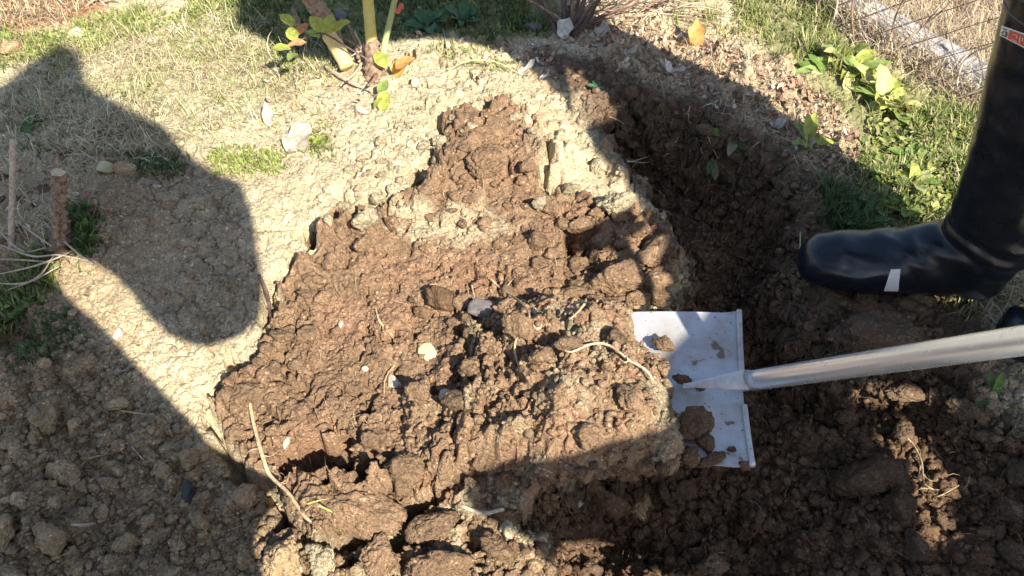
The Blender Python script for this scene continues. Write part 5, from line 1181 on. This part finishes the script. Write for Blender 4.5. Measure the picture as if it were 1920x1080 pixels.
# added shadow caster right of and behind the camera, cut to the trench shadow
YH = -.30
helper = empty('person', (1.0, YH, 0), 'added figure outside the frame to the right, shaped to shade the trench', 'person', None)
ob = caster([(1092,236),(1110,280),(1165,322),(1197,372),(1214,440),(1224,500),(1245,545),(1290,560,.05),(1325,585,.09),(1240,692,.09),(1262,745,.12),(1278,775,.12),(1100,850,.13),(930,902,.10),(850,912),(880,955),(985,1000),(1010,1050),(1240,1062),(1290,1030),(1320,1075)], YH)
ob2 = caster([(2050,1000),(2050,760),(1900,640),(1850,600),(1800,590),(1640,450),(1590,400),(1550,330),(1470,282),(1380,250),(1330,212),(1210,200)], YH)
oh = ob+[(ob[-1][0]+.02, .40), (ob[-1][0]-.02, .05), (ob[-1][0]+.2, .05), (ob[-1][0]+.26, .45), (ob[-1][0]+.34, .05), (ob[-1][0]+.56, .05), (ob2[0][0]+.04, .5)]+ob2
gaps = [caster(g_, YH) for g_ in ([(1560,728),(1660,716),(1760,740),(1830,790),(1780,800),(1700,760),(1600,760)], [(1672,775),(1715,790),(1740,860),(1755,960),(1740,1030),(1690,1025),(1695,930),(1670,850)], [(1865,840),(1960,830),(1970,1070),(1870,1075),(1850,960)], [(1262,985),(1300,970),(1330,1000),(1320,1040),(1275,1035)])]  # holes in the figure that let sun patches onto the trench soil
oh = with_holes(oh, gaps)
try: cloth_body('shadow_body', oh, YH, .10, M_COAT2, helper, vox=.013, it=3)
except Exception as e: print('helper', e)

# ------------------------------------------------------------------ marks on the boot: red and white label, white patch
M_WHITE = woody('white print', (.62, .61, .60), (.74, .73, .71), 90, .6, .0003); M_REDL = woody('red print', (.55, .10, .07), (.62, .14, .10), 90, .55, .0003); M_BLK = woody('black print', (.02, .02, .02), (.04, .04, .04), 90, .6, .0003)
bpy.context.view_layer.update(); DG = bpy.context.evaluated_depsgraph_get()
def on_boot(px, py, lift=.0012):
    d = Vector(ray(px, py)).normalized(); o_ = Vector((0, 0, CAM_H)); mi = b1.matrix_world.inverted()
    ok, l_, n_, _ = b1.ray_cast(mi @ o_, (mi.to_3x3() @ d).normalized())
    if not ok: return None
    return b1.matrix_world @ l_ + (b1.matrix_world.to_3x3() @ n_).normalized()*lift
def decal(name, corners, mat, lift, nu=14, nv=8):
    """patch laid on the boot, corners in the photo: a b (top), d c (bottom)"""
    a_, b_, c_, d_ = [Vector(q_) for q_ in corners]; V = []; ok = []
    for i in range(nu+1):
        for j in range(nv+1):
            u_, v_ = i/nu, j/nv; q_ = a_.lerp(b_, u_).lerp(d_.lerp(c_, u_), v_); h_ = on_boot(q_[0], q_[1], lift); V.append(h_ or Vector((0, 0, -9))); ok.append(h_ is not None)
    F = []
    for i in range(nu):
        for j in range(nv):
            q_ = (i*(nv+1)+j, (i+1)*(nv+1)+j, (i+1)*(nv+1)+j+1, i*(nv+1)+j+1)
            if all(ok[k] for k in q_): F.append(q_)
    if not F: return None
    us_ = sorted({k for q_ in F for k in q_}); mp_ = {k: i for i, k in enumerate(us_)}
    o = poly_obj(name, [tuple(V[k]) for k in us_], [tuple(mp_[k] for k in q_) for q_ in F], mat, None, origin=(0, 0, 0)); o.parent = digger; o.location = -digger.location; return o
def lab(u, v):  # label coordinates 0..1 -> photo
    a_, b_, c_, d_ = Vector((1880, 47)), Vector((1962, 76)), Vector((1958, 108)), Vector((1876, 66))
    q_ = a_.lerp(b_, u).lerp(d_.lerp(c_, u), v); return (q_.x, q_.y)
def lrect(u0, v0, u1, v1): return [lab(u0, v0), lab(u1, v0), lab(u1, v1), lab(u0, v1)]
decal('boot_label', lrect(0, 0, 1, 1), M_WHITE, .0012); decal('label_field', lrect(.19, .12, .98, .88), M_REDL, .0018); 
def glyph(strokes, u0, v0, w, h, mat, th=.02):
    for (x0, y0, x1, y1) in strokes:
        if abs(x1-x0) > abs(y1-y0): decal('letter', lrect(u0+x0*w, v0+y0*h-th*2.2, u0+x1*w, v0+y1*h+th*2.2), mat, .0024, 3, 2)
        else: decal('letter', lrect(u0+x0*w-th*.8, v0+y0*h, u0+x1*w+th*.8, v0+y1*h), mat, .0024, 2, 3)
glyph([(0,0,1,0),(.3,.35,1,.35),(1,.3,1,1),(0,1,1,1),(.1,.5,.1,.8)], .05, .2, .10, .6, M_BLK, .018)
M_LET = woody('pale print', (.75, .55, .42), (.82, .62, .5), 90, .6, .0003)
for k, gl in enumerate([[(.1,0,.9,0),(.9,0,.9,.5),(0,1,1,1)],[(0,0,0,1),(.5,0,.5,.6),(1,0,1,.8)],[(0,0,1,0),(0,0,0,.4),(1,0,1,1),(.2,1,1,1)],[(0,.2,1,.2),(.5,0,.5,1)]]): glyph(gl, .28+k*.17, .3, .11, .45, M_LET, .014)
decal('white_patch', [(1670,505),(1688,504),(1684,545),(1657,545)], M_WHITE, .0012)

# ------------------------------------------------------------------ where each small clod lies, told from the things beside it
MARKS = [(94,758,'the large rounded clod'),(130,880,'the pointed grey clod'),(102,998,'the tall domed clod'),(208,900,'the oval smooth clod'),(226,833,'the small round clod'),(305,876,'the egg shaped clod'),(360,848,'the knobbly clod'),(355,925,'the black pebble'),(244,1017,'the round domed clod'),(377,966,'the clod under the pebble'),(460,917,'the angular clod'),(24,1068,'the bottom left corner'),(220,760,'the thin wavy root'),(170,987,'the short pale stick'),(530,1035,'the smooth sided block'),(20,850,'the left edge'),(320,1040,'the bottom edge at left'),
 (655,935,'the broad brown slab'),(610,855,'the dark hollow'),(458,738,'the smooth corner lump'),(600,455,'the dark crevice'),(1150,512,'the largest rounded brown clod'),(1152,372,'the golden clod'),(1238,450,'the faceted trench clod'),(905,300,'the crumbly knoll'),(820,450,'the pale dusty patch'),(738,630,'the thin root on the pile'),(500,830,'the long bent root'),(505,590,'the leaning dark twig'),(640,608,'the white pebble'),
 (540,290,'the papery flake'),(675,205,'the white stone'),(970,140,'the curled leaf'),(740,140,'the rose base'),(1010,220,'the top of the dug edge'),(225,620,'the sunlit white stone'),(400,560,'the rounded shadow tip'),(112,400,'the cut stump'),(22,360,'the thin stake'),(200,312,'the tan round stone'),(175,265,'the bent pale stick'),
 (1625,610,'the huge soil block'),(1203,944,'the round grey clod'),(1610,880,'the large rounded dark clod'),(1725,870,'the hanging forked root'),(1885,940,'the rough lump at right'),(1295,1000,'the clod catching light'),(1335,1050,'the crumbly bottom clod'),(1450,780,'the spade socket corner'),(1400,900,'the blade corner'),(1500,1050,'the bottom edge at right'),(1690,730,'the handle underside'),(1860,750,'the green leafy plant'),(1240,285,'the looping root'),(1375,255,'the dark rosette'),(1160,228,'the short wall twig'),(1303,88,'the orange leaf'),(1440,240,'the leaf scrap'),(1515,265,'the sunlit rosette'),
 (822,548,'the black angular lump'),(910,575,'the dark grey stone'),(965,600,'the large tan lump'),(805,655,'the ochre pebble'),(877,682,'the tan centre lump'),(838,735,'the whitish pebble'),(980,650,'the bent tan root'),(1120,656,'the white wavy root'),(1180,740,'the yellow brown lump'),(1100,800,'the lower yellow lump'),(920,860,'the lower left lump'),(1300,790,'the dark end lump'),(1010,884,'the white root tip')]
HEADS = {'lumps near the stump': 'brown lump', 'loose clods in the shade at the lower left': 'grey brown clod', 'lumps on the shaded crust': 'low lump in the shadow', 'lumps on the sunlit strip': 'pale lump', 'small clods on the spoil pile': 'brown clod', 'small clods on the spoil pile left': 'brown clod', 'pale lumps on the mound': 'pale crusted lump', 'small clods in the trench': 'dark moist clod', 'clods under the spade': 'dark hollow clod', 'small clods on the trench wall': 'damp wall clod', 'tan clods beyond the trench': 'crumbly tan clod', 'small lumps in the heap': 'heap lump', 'lumps along the lower edge of the heap': 'shaded heap lump'}
cands = {}
for nm, (x, y, w) in sorted(PXY.items(), key=lambda t: -t[1][2]):
    o = bpy.data.objects.get(nm)
    if not o or o.get('group') not in HEADS: continue
    ms = sorted(((x-a)**2+(y-b)**2, a, b, c) for a, b, c in MARKS)[:2]
    d2, a, b, c = ms[0]; dx, dy, d = x-a, y-b, math.sqrt(d2)
    ds = ('right of' if dx > 0 else 'left of') if abs(dx) > 2.2*abs(dy) else (('below' if dy > 0 else 'above') if abs(dy) > 2.2*abs(dx) else ('lower ' if dy > 0 else 'upper ')+('right of' if dx > 0 else 'left of'))
    sz = 'tiny' if w < 15 else 'small' if w < 22 else 'middle sized' if w < 34 else 'big'
    how = 'touching, ' if d < 26 else 'just ' if d < 55 else '' if d < 90 else 'well '
    if how == 'touching, ': how = 'right against, '
    lb = f"{sz} {HEADS[o['group']]} {how}{ds} {c}"
    if lb in cands:
        d3, a3, b3, c3 = ms[1]; lb2 = lb+(', nearer ' if True else '')+c3.replace('the ', 'the ')
        lb = lb2 if len(lb2.split()) <= 16 and lb2 not in cands else lb
    cands[lb] = 1; o['label'] = lb

# ------------------------------------------------------------------ past the 300 that show largest, the rest of the clods are one object
order = sorted(((w, nm) for nm, (x, y, w) in PXY.items() if bpy.data.objects.get(nm)), reverse=True)
rest = [bpy.data.objects[nm] for w, nm in order[292:]]
bpy.context.view_layer.update()
VV = []; FF = []; MI = []; mats = []; off_ = 0; lowv, lowf = ICO4
for o in rest:
    me = o.data; n = len(me.vertices); c = np.empty(n*3, np.float32); me.vertices.foreach_get('co', c); c = c.reshape(-1, 3); M4 = np.array(o.matrix_world)
    VV.append(c@M4[:3, :3].T+M4[:3, 3]); li = np.empty(len(me.loops), np.int32); me.loops.foreach_get('vertex_index', li); FF.append(li.reshape(-1, 3)+off_); off_ += n
    m = me.materials[0]
    if m not in mats: mats.append(m)
    MI.append(np.full(len(li)//3, mats.index(m), np.int32)); bpy.data.objects.remove(o)
o = mesh_obj('small_dirt_clods', np.concatenate(VV), np.concatenate(FF), None)
for m in mats: o.data.materials.append(m)
o.data.polygons.foreach_set('material_index', np.concatenate(MI)); tag(o, kind='stuff')
